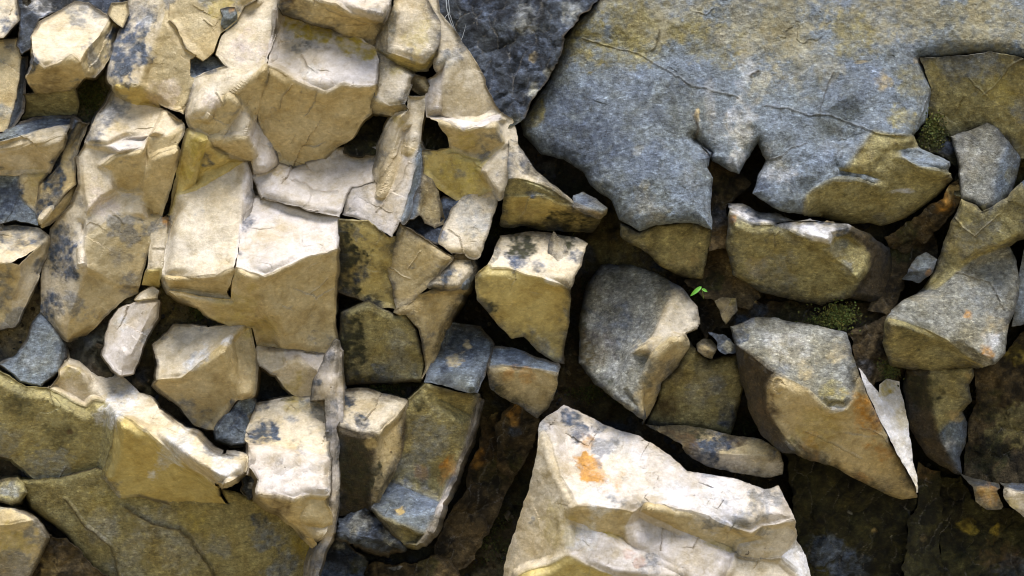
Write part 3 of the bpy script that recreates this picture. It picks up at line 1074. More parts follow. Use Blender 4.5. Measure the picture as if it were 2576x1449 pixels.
def solve_heights(rocks):
    """one least-squares solve: every facet keeps its slope, touching blocks keep a common surface across their joints"""
    base, off = 0, []
    for r in rocks:
        off.append(base)
        base += len(r['V']) + len(r['F'])
    rows, cols, vals, B = [], [], [], []
    m = 0
    def add(entries, b, w):
        nonlocal m
        for c, v in entries:
            rows.append(m); cols.append(c); vals.append(v * w)
        B.append(b * w)
        m += 1
    for r, o in zip(rocks, off):
        n = len(r['V'])
        for k, (gx, gy, c, ids) in enumerate(r['F']):
            for i in ids:
                add([(o + i, 1), (o + n + k, -1)], gx * r['V'][i][0] + gy * r['V'][i][1], 1)
        add([(o + i, 1.0 / n) for i in range(n)], r['h'], 1.2 if r['name'] not in NO_JOIN else 4)
    for a, ra in enumerate(rocks):
        if ra['name'] in NO_JOIN or ra['h'] < 120: continue
        for b, rb in enumerate(rocks):
            if a == b or rb['name'] in NO_JOIN or rb['h'] < 120 or frozenset((ra['name'], rb['name'])) in JOIN_SKIP: continue
            if min(p[0] for p in ra['V']) > 2600 or min(p[0] for p in rb['V']) > 2600: continue
            for i, (x, y) in enumerate(ra['V']):
                best = None
                for f in rb['F']:
                    ids = f[3]
                    for k in range(len(ids)):
                        p, q = ids[k], ids[(k + 1) % len(ids)]
                        (ax, ay), (bx, by) = rb['V'][p], rb['V'][q]
                        L2 = (bx - ax) ** 2 + (by - ay) ** 2
                        t = min(1, max(0, ((x - ax) * (bx - ax) + (y - ay) * (by - ay)) / max(L2, 1)))
                        dd = math.hypot(ax + t * (bx - ax) - x, ay + t * (by - ay) - y)
                        if best is None or dd < best[0]: best = (dd, p, q, t)
                if best and best[0] < 26:
                    add([(off[a] + i, 1), (off[b] + best[1], -(1 - best[3])), (off[b] + best[2], -best[3])], 0, .8)
    A = np.zeros((m, base))
    np.add.at(A, (rows, cols), vals)
    B = np.array(B)
    x = np.linalg.solve(A.T @ A + 1e-6 * np.eye(base), A.T @ B)
    for r, o in zip(rocks, off):
        r['z'] = x[o:o + len(r['V'])]

def tessellate(r):
    V, F = r['V'], r['F']
    P = np.array([[x, y, z] for (x, y), z in zip(V, r['z'])])
    T, TF = [], []
    for k, f in enumerate(F):
        ids = f[3]
        # order so that the normal points to the viewer (y is downwards in units)
        ar = sum(V[ids[i]][0] * V[ids[(i + 1) % len(ids)]][1] - V[ids[(i + 1) % len(ids)]][0] * V[ids[i]][1] for i in range(len(ids)))
        tris = tessellate_polygon([[Vector((V[i][0], V[i][1], 0)) for i in ids]])
        for t in tris:
            a, b, c = (ids[j] for j in t)
            cr = (P[b, 0] - P[a, 0]) * (P[c, 1] - P[a, 1]) - (P[c, 0] - P[a, 0]) * (P[b, 1] - P[a, 1])
            if abs(cr) < 1e-6:
                continue
            if cr > 0:
                b, c = c, b
            T.append((a, b, c))
            TF.append(k)
    return P, np.array(T), np.array(TF), F

def refine(P, T, TF, L, onlyview=True):
    for it in range(14):
        E = np.concatenate([T[:, [0, 1]], T[:, [1, 2]], T[:, [2, 0]]])
        Es = np.sort(E, axis=1)
        key = Es[:, 0].astype(np.int64) * 10000000 + Es[:, 1]
        uk, inv = np.unique(key, return_inverse=True)
        ua, ub = uk // 10000000, uk % 10000000
        mid = (P[ua] + P[ub]) / 2
        ln = np.linalg.norm(P[ua] - P[ub], axis=1)
        out = np.maximum.reduce([-mid[:, 0], mid[:, 0] - 5152, -mid[:, 1], mid[:, 1] - 2898, np.zeros(len(mid))])
        lim = np.where(out > 40, L * 4, L)
        mark = ln > lim
        if not mark.any():
            break
        newid = np.full(len(uk), -1)
        newid[mark] = len(P) + np.arange(mark.sum())
        P = np.concatenate([P, mid[mark]])
        n = len(T)
        m = newid[inv].reshape(3, n).T       # mids of edges 01, 12, 20
        cnt = (m >= 0).sum(1)
        nt_, nf = [T[cnt == 0]], [TF[cnt == 0]]
        for k in range(3):                   # rotate so patterns are canonical
            a, b, c = T[:, k], T[:, (k + 1) % 3], T[:, (k + 2) % 3]
            ab, bc, ca = m[:, k], m[:, (k + 1) % 3], m[:, (k + 2) % 3]
            s = (cnt == 1) & (ab >= 0)
            nt_ += [np.stack([a, ab, c], 1)[s], np.stack([ab, b, c], 1)[s]]
            nf += [TF[s]] * 2
            s = (cnt == 2) & (ca < 0)        # ab and bc split
            nt_ += [np.stack([ab, b, bc], 1)[s], np.stack([a, ab, bc], 1)[s], np.stack([a, bc, c], 1)[s]]
            nf += [TF[s]] * 3
            if k == 0:
                s = cnt == 3
                nt_ += [np.stack([a, ab, ca], 1)[s], np.stack([ab, b, bc], 1)[s], np.stack([ca, bc, c], 1)[s], np.stack([ab, bc, ca], 1)[s]]
                nf += [TF[s]] * 4
        T = np.concatenate(nt_)
        TF = np.concatenate(nf)
    return P, T, TF

def flatten(P, T, TF, F, rim):
    """inside a facet the surface is its own plane; towards the rim it bends to meet its neighbours"""
    nv = len(P)
    first = np.full(nv, -1); mixed = np.zeros(nv, bool)
    for k in range(3):
        v = T[:, k]
        m = (first[v] >= 0) & (first[v] != TF)
        mixed[v[m]] = True
        first[v] = np.where(first[v] < 0, TF, first[v])
    for k in range(3):
        v = T[:, k]
        mixed[v[first[v] != TF]] = True
    bord, _ = border(T)
    mixed[bord.ravel()] = True
    out = P.copy()
    for f, (gx, gy, c, ids) in enumerate(F):
        V = P[ids]
        inner = np.where((first == f) & ~mixed)[0]
        if len(inner) == 0:
            continue
        off = np.mean(V[:, 2] - gx * V[:, 0] - gy * V[:, 1])
        plane = lambda X: gx * X[:, 0] + gy * X[:, 1] + off
        corr = V[:, 2] - plane(V)
        X = P[inner]
        best = np.full(len(X), 1e9); cv = np.zeros(len(X))
        num = np.zeros(len(X)); den = np.zeros(len(X))
        n = len(ids)
        ar = .5 * abs(sum(V[i, 0] * V[(i + 1) % n, 1] - V[(i + 1) % n, 0] * V[i, 1] for i in range(n)))
        W = max(rim * math.sqrt(ar), 14)
        for i in range(n):
            a, b = V[i], V[(i + 1) % n]
            dx, dy = b[0] - a[0], b[1] - a[1]
            t = np.clip(((X[:, 0] - a[0]) * dx + (X[:, 1] - a[1]) * dy) / max(dx * dx + dy * dy, 1), 0, 1)
            dd = np.hypot(X[:, 0] - a[0] - t * dx, X[:, 1] - a[1] - t * dy)
            val = corr[i] * (1 - t) + corr[(i + 1) % n] * t
            w = math.hypot(dx, dy) / (dd + 2) ** 2.6
            num += w * val; den += w
            best = np.minimum(best, dd)
        fall = np.clip(1 - best / W, 0, 1)
        out[inner, 2] = plane(X) + num / den * fall * fall * (3 - 2 * fall)
    return out

def vnormals(P, T):
    a, b, c = P[T[:, 0]], P[T[:, 1]], P[T[:, 2]]
    n = np.cross(b - a, c - a)
    N = np.zeros_like(P)
    for k in range(3):
        np.add.at(N, T[:, k], n)
    l = np.linalg.norm(N, axis=1, keepdims=True)
    return N / np.maximum(l, 1e-9)

def border(T):
    E = np.concatenate([T[:, [0, 1]], T[:, [1, 2]], T[:, [2, 0]]])
    Es = np.sort(E, axis=1)
    key = Es[:, 0].astype(np.int64) * 10000000 + Es[:, 1]
    uk, inv, cnt = np.unique(key, return_inverse=True, return_counts=True)
    return E[cnt[inv] == 1], uk

def make_mesh(name, P, T, col, grain, mat, world_space=False, sharp=None):
    me = bpy.data.meshes.new(name)
    W = P if world_space else to_world(P)
    me.vertices.add(len(W))
    me.vertices.foreach_set('co', W.astype(np.float32).ravel())
    me.loops.add(len(T) * 3)
    me.loops.foreach_set('vertex_index', T.astype(np.int32).ravel())
    me.polygons.add(len(T))
    me.polygons.foreach_set('loop_start', np.arange(0, len(T) * 3, 3, dtype=np.int32))
    me.polygons.foreach_set('use_smooth', np.ones(len(T), dtype=bool))
    me.update(calc_edges=True)
    if col is not None:
        a = me.color_attributes.new('tint', 'FLOAT_COLOR', 'POINT')
        a.data.foreach_set('color', np.concatenate([col, np.ones((len(col), 1))], 1).astype(np.float32).ravel())
        g = me.attributes.new('grain', 'FLOAT', 'POINT')
        g.data.foreach_set('value', np.asarray(grain, dtype=np.float32))
    me.materials.append(mat)
    if sharp: me.set_sharp_from_angle(angle=math.radians(sharp))
    return me

def link(name, me, parent=None):
    o = bpy.data.objects.new(name, me)
    scene.collection.objects.link(o)
    o.parent = parent
    return o

def tag(o, label, cat, group=None, kind=None):
    o['label'] = label
    if cat: o['category'] = cat
    if group: o['group'] = group
    if kind: o['kind'] = kind

# ------------------------------------------------------------------ materials
def stone_material(name, rough=0.62, spec=0.4, bump=1.0, speck=1.0, vein=0.5):
    m = bpy.data.materials.new(name)
    m.use_nodes = True
    t = m.node_tree
    N, Lk = t.nodes, t.links
    bs = N['Principled BSDF']
    tc = N.new('ShaderNodeTexCoord')
    at = N.new('ShaderNodeAttribute'); at.attribute_name = 'tint'
    ag = N.new('ShaderNodeAttribute'); ag.attribute_name = 'grain'
    def noise(scale, detail=6, rough_=.6, dist=0.0, vec=None):
        n = N.new('ShaderNodeTexNoise')
        n.inputs['Scale'].default_value = scale
        n.inputs['Detail'].default_value = detail
        n.inputs['Roughness'].default_value = rough_
        n.inputs['Distortion'].default_value = dist
        Lk.new(vec or tc.outputs['Object'], n.inputs['Vector'])
        return n.outputs['Fac']
    def ramp(src, *stops):
        r = N.new('ShaderNodeValToRGB')
        while len(r.color_ramp.elements) < len(stops):
            r.color_ramp.elements.new(.5)
        for e, (p, c) in zip(r.color_ramp.elements, stops):
            e.position = p
            e.color = (c, c, c, 1) if isinstance(c, (int, float)) else (*c, 1)
        Lk.new(src, r.inputs[0])
        return r.outputs[0]
    def mul(a, b, fac=1.0, mode='MULTIPLY'):
        x = N.new('ShaderNodeMix'); x.data_type = 'RGBA'; x.blend_type = mode
        if isinstance(fac, (int, float)): x.inputs[0].default_value = fac
        else: Lk.new(fac, x.inputs[0])
        for s, v in ((6, a), (7, b)):
            if isinstance(v, tuple): x.inputs[s].default_value = (*v, 1)
            else: Lk.new(v, x.inputs[s])
        return x.outputs[2]
    def math_(op, a, b):
        x = N.new('ShaderNodeMath'); x.operation = op
        for s, v in ((0, a), (1, b)):
            if isinstance(v, (int, float)): x.inputs[s].default_value = v
            else: Lk.new(v, x.inputs[s])
        return x.outputs[0]
    # mottling of the stone itself: broad warm / cool drift, mid clouding, speckles and pits
    big = ramp(noise(5, 5, .6, .4), (.28, (.90, .93, 1.02)), (.5, (1, 1, 1)), (.72, (1.06, 1.0, .86)))
    mid = ramp(noise(22, 10, .74, .5), (.30, (.74, .72, .67)), (.46, (.97, .965, .95)), (.56, (1.03, 1.03, 1.03)), (.72, (1.2, 1.21, 1.24)))
    col = mul(at.outputs['Color'], big)
    col = mul(col, mid, 1.0)
    cl = ramp(noise(11, 7, .7, .3), (.38, (.80, .74, .58)), (.52, (1, 1, 1)), (.66, (1.06, 1.08, 1.16)))
    col = mul(col, cl, .8)
    fine = ramp(noise(64, 8, .80), (.36, .38), (.47, .92), (.53, 1.04), (.65, 1.8))
    col = mul(col, fine, math_('MULTIPLY', ag.outputs['Fac'], 1.0 * speck))
    fl = ramp(noise(58, 9, .78, .8), (.35, (.80, .77, .70)), (.47, (.98, .97, .96)), (.54, (1.03, 1.03, 1.03)), (.66, (1.18, 1.20, 1.24)))
    col = mul(col, fl, .9)
    vg = N.new('ShaderNodeTexVoronoi'); vg.inputs['Scale'].default_value = 230
    mp_ = N.new('ShaderNodeMapping'); mp_.inputs['Rotation'].default_value = (0, .5, 0); mp_.inputs['Scale'].default_value = (.55, 1, 1.15)
    Lk.new(tc.outputs['Object'], mp_.inputs['Vector']); Lk.new(mp_.outputs[0], vg.inputs['Vector'])
    sx = N.new('ShaderNodeSeparateColor'); Lk.new(vg.outputs['Color'], sx.inputs[0])
    gcell = ramp(sx.outputs[0], (0.0, .64), (.5, .97), (.9, 1.15), (1.0, 1.7))
    col = mul(col, gcell, math_('MULTIPLY', ag.outputs['Fac'], .75))
    sp = ramp(noise(120, 5, .7), (.58, 0.0), (.66, 1.0))
    pale = math_('MULTIPLY', math_('MULTIPLY', sp, ag.outputs['Fac']), .38 * speck)
    col = mul(col, (2.0, 2.0, 1.9), pale, 'MULTIPLY')
    # pinhole pits, rusty flecks
    vo = N.new('ShaderNodeTexVoronoi'); vo.inputs['Scale'].default_value = 46; vo.inputs['Randomness'].default_value = 1
    Lk.new(tc.outputs['Object'], vo.inputs['Vector'])
    gate = ramp(noise(9, 3), (.56, 0.0), (.66, 1.0))
    pit = math_('MULTIPLY', ramp(vo.outputs['Distance'], (.06, 1.0), (.13, 0.0)), gate)
    col = mul(col, (.06, .04, .02), math_('MULTIPLY', pit, .35), 'MIX')
    # thin veins
    vec = N.new('ShaderNodeVectorMath'); vec.operation = 'ADD'
    nv = N.new('ShaderNodeTexNoise'); nv.inputs['Scale'].default_value = 7; nv.inputs['Detail'].default_value = 5
    Lk.new(tc.outputs['Object'], nv.inputs['Vector'])
    sc_ = N.new('ShaderNodeVectorMath'); sc_.operation = 'SCALE'; sc_.inputs['Scale'].default_value = .22
    Lk.new(nv.outputs['Color'], sc_.inputs[0])
    Lk.new(tc.outputs['Object'], vec.inputs[0]); Lk.new(sc_.outputs[0], vec.inputs[1])
    ve = N.new('ShaderNodeTexVoronoi'); ve.feature = 'DISTANCE_TO_EDGE'; ve.inputs['Scale'].default_value = 4.2
    Lk.new(vec.outputs[0], ve.inputs['Vector'])
    line = ramp(ve.outputs['Distance'], (.002, 1.0), (.010, 0.0))
    vgate = ramp(noise(5.3, 3, .6), (.56, 0.0), (.64, 1.0))
    line = math_('MULTIPLY', line, vgate)
    col = mul(col, (.30, .22, .10), math_('MULTIPLY', line, vein), 'MULTIPLY')
    Lk.new(col, bs.inputs['Base Color'])
    ro = ramp(noise(30, 5), (.3, rough - .14), (.7, rough + .18))
    Lk.new(ro, bs.inputs['Roughness'])
    bs.inputs['Specular IOR Level'].default_value = spec
    # relief below the mesh's resolution
    b1 = N.new('ShaderNodeBump'); b1.inputs['Strength'].default_value = .4 * bump; b1.inputs['Distance'].default_value = .009
    Lk.new(noise(40, 10, .70, .5), b1.inputs['Height'])
    b2 = N.new('ShaderNodeBump'); b2.inputs['Distance'].default_value = .004
    b2.inputs['Strength'].default_value = 1
    Lk.new(math_('MULTIPLY', noise(150, 6, .75), math_('ADD', math_('MULTIPLY', ag.outputs['Fac'], 1.3 * bump), .25 * bump)), b2.inputs['Height'])
    Lk.new(b1.outputs[0], b2.inputs['Normal'])
    b3 = N.new('ShaderNodeBump'); b3.inputs['Strength'].default_value = .6; b3.inputs['Distance'].default_value = -.004
    Lk.new(pit, b3.inputs['Height'])
    Lk.new(b2.outputs[0], b3.inputs['Normal'])
    Lk.new(b3.outputs[0], bs.inputs['Normal'])
    return m

M_CREAM = stone_material('limestone_broken', .50, .5, .75, .8, .0)
M_GREY = stone_material('limestone_weathered', .66, .4, 1.3, 1.0, .0)
M_DARK = stone_material('rock_mossy_damp', .75, .3, 1.3, 1.0, .0)

# ------------------------------------------------------------------ rocks
MESH_L = 8.6
GRAIN = {'k': 1.0, 'c': .25, 'p': .12, 't': .30, 'y': .25, 'w': .3, 'g': .95, 's': 1.0, 'o': .75, 'b': .9, 'm': .9}
SGRAIN = {'k': 1.0, 'slate': 1.0, 'white': .45, 'moss': .9, 'lichen': 1.0, 'grey': .9, 'brown': .6, 'olive': .8}

WORN = {'grey_boulder', 'leaning_diamond', 'angular_boulder', 'grey_spur', 'slab_underside', 'white_rim_rock', 'rounded_dark_stone', 'mossy_boulder', 'dark_olive_block', 'grey_patch_stone', 'slate_hump', 'hooked_rock', 'knob_stone', 'corner_boulder', 'slate_foot_stone'}

def build_rock(r, seed):
    P, T, TF, F = tessellate(r)
    P, T, TF = refine(P, T, TF, MESH_L)
    if len(P) > 10 ** 7: raise RuntimeError
    P = flatten(P, T, TF, F, .34 if r['name'] == 'grey_cliff_slab' else .12)
    nv = len(P)
    bord, ukeys = border(T)
    ua, ub = ukeys // 10000000, ukeys % 10000000
    isb = np.zeros(nv, bool); isb[bord.ravel()] = True
    # facet colours to vertices
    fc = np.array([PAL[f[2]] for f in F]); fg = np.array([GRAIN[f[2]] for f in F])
    col = np.zeros((nv, 3)); gr = np.zeros(nv); w = np.zeros(nv)
    for k in range(3):
        np.add.at(col, T[:, k], fc[TF]); np.add.at(gr, T[:, k], fg[TF]); np.add.at(w, T[:, k], 1)
    col /= w[:, None]; gr /= w
    # soften creases slightly, unevenly: worn in places, sharp in others
    deg = np.zeros(nv); np.add.at(deg, ua, 1); np.add.at(deg, ub, 1)
    first = np.full(nv, -1); crease = np.zeros(nv, bool)
    for k in range(3):
        first[T[:, k]] = TF
    for k in range(3):
        crease[T[:, k][first[T[:, k]] != TF]] = True
    wear = np.where(crease, np.clip(.05 + .7 * vnoise(P, 170, 5), .0, 1), .95)
    for it in range(2):
        A = np.zeros_like(P)
        np.add.at(A, ua, P[ub]); np.add.at(A, ub, P[ua])
        A /= deg[:, None]
        P = np.where(isb[:, None], P, P + (A - P) * (.75 * wear)[:, None])
    nblend = 4 + int(14 * np.clip(np.mean(gr) - .3, 0, 1))
    for it in range(nblend):
        A = np.zeros_like(col); np.add.at(A, ua, col[ub]); np.add.at(A, ub, col[ua])
        col = .4 * col + .6 * A / deg[:, None]
        A = np.zeros(nv); np.add.at(A, ua, gr[ub]); np.add.at(A, ub, gr[ua])
        gr = .4 * gr + .6 * A / deg
    N = vnormals(P, T)
    grey = np.clip((gr - .3) / .6, 0, 1)
    base = P.copy()
    # broken-stone relief
    warp = np.stack([fbm(base, 120, 31), fbm(base, 120, 32), fbm(base, 120, 33)], 1) * 26
    q = base + warp
    dsp = 4.5 * fbm(base, 320, 1, 2, .4) + 2.2 * fbm(base, 70, 2, 2, .5)
    big = min(1.0, math.sqrt(np.ptp(base[:, 0]) * np.ptp(base[:, 1])) / 1200)
    dsp += grey * big * (46 * fbm(base, 460, 4, 3, .5) + 7 * fbm(base, 60, 14, 3, .6))
    dsp += (1 - .6 * grey) * (1.0 * scars(q, 230, .20, .15, 11)) + 1.3 * (1 - .5 * grey) * scars(q, 90, .24, .14, 12) * np.clip(.45 + 1.8 * vnoise(base, 240, 15), 0, 1)
    dsp += (.7 - .1 * grey) * scars(q, 38, .26, .12, 19) * np.clip(.5 + 1.6 * vnoise(base, 150, 16), 0, 1)
    damp = float(np.mean(col)) < .095
    if damp: dsp += 24 * fbm(q, 130, 201, 3, .6) + 16 * scars(q, 70, .5, .5, 202) / 10
    dsp += (.5 + .5 * grey) * (1.0 * fbm(base, 22, 3, 2) + 2.6 * fbm(q, 60, 13, 4, .7))
    ext = .75 * (1 + .25 * math.sin(seed * 7.1))
    P = P + N * (dsp * ext)[:, None] * 1.0
    # weathered stones have worn rims that roll back towards the joint
    bpt = base[np.unique(bord)][:, :2].astype(np.float32)
    bb = (bpt ** 2).sum(1)
    rd = np.zeros(nv)
    ctr0 = base[:, :2].mean(0).astype(np.float32)
    X0 = base[:, :2].astype(np.float32) - ctr0
    bq = bpt - ctr0
    bb = (bq ** 2).sum(1)
    for c0 in range(0, nv, 8000):
        Xc = X0[c0:c0 + 8000]
        d2_ = (Xc ** 2).sum(1)[:, None] - 2 * Xc @ bq.T + bb[None]
        rd[c0:c0 + 8000] = np.sqrt(np.maximum(d2_.min(1), 0))
    rd = np.where(isb, 0, rd)
    Rr = 85 if r['name'] == 'grey_cliff_slab' else (34 if r['name'] in WORN else 0)
    if Rr:
        q_ = np.clip(1 - rd / (Rr * (1 + .5 * fbm(base, 140, 181, 3))), 0, 1)
        P[:, 2] -= Rr * (1 - np.sqrt(np.clip(1 - q_ * q_, 0, 1))) * 1.0
    wob = np.stack([fbm(base, 75, 21, 3, .6), fbm(base, 75, 22, 3, .6), np.zeros(nv)], 1) * 8.5
    if damp: wob = wob * 3
    P = P + wob * np.where(isb, 1, .8)[:, None]
    # hairline fractures and joints, cut into the surface
    dark = np.zeros(nv)
    for wd, dp, line in r['cracks']:
        cw = np.stack([fbm(base, 60, 71, 3, .6), fbm(base, 60, 72, 3, .6)], 1) * 9
        X = base[:, :2] + cw
        wd = wd * 1.15
        best = np.full(nv, 1e9)
        for (ax, ay), (bx, by) in zip(line[:-1], line[1:]):
            dx, dy = bx - ax, by - ay
            t = np.clip(((X[:, 0] - ax) * dx + (X[:, 1] - ay) * dy) / (dx * dx + dy * dy), 0, 1)
            dd = np.hypot(X[:, 0] - ax - t * dx, X[:, 1] - ay - t * dy)
            best = np.minimum(best, dd)
        prof = np.clip(1 - best / wd, 0, 1)
        P = P - N * (prof * dp * (1.5 if dp > 11 else .8))[:, None]
        dark = np.maximum(dark, np.clip(1 - best / (wd * .75), 0, 1) * (1 if dp > 11 else .55))
    # weathering stains with shapes of their own
    W2 = np.stack([fbm(base, 70, 41, 4, .65), fbm(base, 70, 42, 4, .65)], 1)
    BR = fbm(base, 85, 52, 4, .75)
    BF = fbm(base, 26, 51, 2, .7)
    for nm, x, y, rx, ry, ang, st in r['stains']:
        ca, sa = math.cos(R(ang)), math.sin(R(ang))
        wa = .75 * min(rx, ry, 90) ** .8 * 1.6
        dx = base[:, 0] + W2[:, 0] * wa - x
        dy = base[:, 1] + W2[:, 1] * wa - y
        u, v = dx * ca + dy * sa, -dx * sa + dy * ca
        dd = np.hypot(u / rx, v / ry)
        a = np.clip((1.0 - dd + .8 * BR) / .50, 0, 1)
        a = a * a * (3 - 2 * a) * st
        # patchy edge
        a = np.clip(a * (1 + .9 * BF), 0, 1)
        sc = np.array(STAIN[nm])
        col = col * (1 - a[:, None]) + sc * a[:, None]
        gr = gr * (1 - a) + SGRAIN.get(nm, .35) * a
    if damp:
        col = col * (1 + np.clip(1.5 * fbm(base, 46, 211, 3, .7) + .9 * fbm(base, 160, 212, 2), -.75, 2.2))[:, None]
    # overall weathering: blue grey patina in patches, most of it on the far left and along old outer surfaces
    pn = fbm(base, 190, 141, 5, .68)
    cxm = base[:, 0].mean()
    amt = .16 if cxm < 420 else (.02 if cxm < 760 else (-.05 if cxm < 2700 else .0))
    dist = rd
    amt = amt + (.17 if r['name'] != 'thin_fin' else -.3) * np.exp(-dist / 24)
    light = np.clip((col.mean(1) - .2) / .15, 0, 1)
    a = np.clip((pn - (.30 - amt)) / .16, 0, 1) * light * .6
    col = col * (1 - a[:, None]) + np.array([.15, .17, .20]) * a[:, None]
    gr = gr * (1 - a) + .9 * a
    # soil and black algae creeping over the rims from the damp joints
    if cxm > 1650 and not damp:
        k_ = .35 if r['name'] in ('bright_boulder', 'grey_cliff_slab', 'outer_flank', 'pale_plate', 'fluted_rib', 'white_wedge') else 1.0
        dn = fbm(base, 120, 161, 5, .7)
        a = np.clip(1.25 * np.exp(-dist / 62) + 1.3 * dn - .42, 0, 1) * .85 * k_ * np.exp(-dist / 220)
        soil = np.where((fbm(base, 90, 162, 2) > 0)[:, None], np.array([.045, .038, .018]), np.array([.045, .05, .06]))
        col = col * (1 - a[:, None]) + soil * a[:, None]
        gr = gr * (1 - a) + .9 * a
    # ochre bloom
    pn = fbm(base, 150, 151, 5, .65)
    a = np.clip((pn - .18) / .2, 0, 1) * .22 * light
    col = col * (1 - a[:, None]) + np.array([.44, .33, .12]) * a[:, None]
    # fresh, lighter stone on chipped arrises
    A = np.zeros_like(P); np.add.at(A, ua, P[ub]); np.add.at(A, ub, P[ua])
    cv = ((P - A / deg[:, None]) * N).sum(1)
    a = np.clip((cv - .5) / 1.6, 0, 1) * np.where(isb, 0, 1) * .35 * np.clip(.5 + BR, 0, 1)
    col = col * (1 - a[:, None]) + np.array([.60, .56, .50]) * a[:, None]
    # dirt packed in the joint lines
    if cxm < 2700 and r['name'] != 'thin_fin':
        a = np.clip((11 - dist) / 7, 0, 1) * np.clip(.75 + 2.2 * vnoise(base, 130, 171), 0, 1) * .8
        col = col * (1 - a[:, None]) + np.array([.07, .052, .026]) * a[:, None]
        P = P - N * (np.clip((9 - dist) / 9, 0, 1) * 7 * np.clip(.6 + vnoise(base, 130, 171), 0, 1))[:, None]
    # soil and patina caught in joints
    col = col * (1 - .8 * dark[:, None]) + np.array(PAL['b']) * .8 * dark[:, None]
    # side walls back into the bedrock
    ids = np.unique(bord)
    mp = np.full(nv, -1); mp[ids] = np.arange(len(ids))
    depth = 460 if r['h'] > -50 else 300
    rings = [0, 12, 28, 50, 80, 125, 190, 290, depth]
    ctr = base[:, :2].mean(0)
    # outward direction of the outline at each border vertex
    e = base[bord[:, 1]][:, :2] - base[bord[:, 0]][:, :2]
    nrm = np.stack([-e[:, 1], e[:, 0]], 1)
    ON = np.zeros((nv, 2)); np.add.at(ON, bord[:, 0], nrm); np.add.at(ON, bord[:, 1], nrm)
    ON = ON[ids]; ON /= np.maximum(np.linalg.norm(ON, axis=1, keepdims=True), 1e-6)
    if r['h'] > 100: P[ids, :2] += ON * 2
    B = P[ids]
    Bo = base[ids]
    VP, VT, VC, VG = [P], [T], [col], [gr]
    prev = ids
    cnt = nv
    sz = math.sqrt(max(np.ptp(base[:, 0]) * np.ptp(base[:, 1]), 1))
    inset = -26 if ctr[0] < 2300 else 8
    for k, dz in enumerate(rings[1:], 1):
        pp = B.copy()
        pp[:, 2] -= dz
        s_ = -inset * (dz / depth) * 1.0
        pp[:, :2] += ON * s_
        nn = np.stack([Bo[:, 0], Bo[:, 1], Bo[:, 2] - dz], 1)
        rr = fbm(nn, 60, 61, 3) * 7 * min(1, dz / 30)
        pp[:, :2] += ON * rr[:, None]
        cc = col[ids].copy()
        VP.append(pp); VC.append(cc); VG.append(gr[ids])
        cur = cnt + np.arange(len(ids))
        a0, b0 = prev[mp[bord[:, 0]]], prev[mp[bord[:, 1]]]
        a1, b1 = cur[mp[bord[:, 0]]], cur[mp[bord[:, 1]]]
        VT += [np.stack([b0, a0, a1], 1), np.stack([b0, a1, b1], 1)]
        prev = cur
        cnt += len(ids)
    P = np.concatenate(VP); T = np.concatenate(VT); col = np.concatenate(VC); gr = np.concatenate(VG)
    mg = float(np.mean(gr))
    dk = float(np.mean(col))
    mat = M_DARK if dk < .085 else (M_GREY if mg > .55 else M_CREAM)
    # local origin at the rock's centre so it can be moved by itself
    me = make_mesh(r['name'], P, T, col, gr, mat, sharp=19)
    c = to_world(np.array([[ctr[0], ctr[1], r['h']]]))[0]
    o = link(r['name'], me)
    o['label'] = r['label']; o['category'] = r['cat']; o['kind'] = 'thing'
    return o

GROUPS = {'pebble': 'small pebbles lodged in the cracks', 'slate_chip': 'small slate chips between the blocks', 'dark_rock': 'shadowed rocks in the gaps',
          'mossy_stone': 'mossy stones at the bottom of cavities', 'dark_column': 'dim upright rock columns deep in the gaps',
          'notch_rock': 'brown rocks in the notch of the grey slab', 'moss_bank': 'mossy rock masses on the right'}
rocks = parse(ROCKS)
for r in rocks: plan(r)
solve_heights(rocks)
count = 0
for i, r in enumerate(rocks):
    o = build_rock(r, i + 1)
    if r['name'] in GROUPS: o['group'] = GROUPS[r['name']]
    count += len(o.data.polygons)
print('ROCKS', len(rocks), 'TRIS', count)

# ------------------------------------------------------------------ bedrock behind the blocks, reaching past the picture and down to the ground
BED = [(900,2750,-180,'b'),(1450,2200,-80,'s'),(1500,1980,-60,'o'),(100,600,0,'s'),(430,500,0,'o'),(500,900,60,'t'),(1000,300,50,'c'),(1500,500,-260,'t'),(2100,700,-180,'b'),(1850,650,-220,'m'),(1250,1000,40,'t'),
       (1900,1200,0,'b'),(900,1600,60,'o'),(1350,2000,-40,'s'),(700,1950,90,'b'),(300,2450,-90,'b'),(1050,1600,80,'b'),(200,1650,40,'t'),(400,1650,20,'s'),
       (500,60,-10,'s'),(60,1150,30,'s'),(2200,1150,40,'s'),(2000,1950,-60,'m'),(1780,1800,-110,'b'),(2450,1450,-320,'m'),(2450,2500,-330,'m'),(2650,880,-210,'s'),
       (2900,1100,-250,'m'),(2950,1500,-310,'b'),(2900,2050,-170,'b'),(3150,1350,-220,'o'),(3600,1350,-210,'b'),(3550,1600,-210,'b'),(4300,1500,-210,'b'),
       (4600,1350,-220,'m'),(4200,2300,-430,'m'),(4500,1800,-290,'m'),(4700,2500,-360,'m'),(5000,2400,-340,'m'),(3500,400,-390,'b'),(4500,300,-390,'b'),(5000,700,-290,'o'),(3450,2150,-180,'b')]
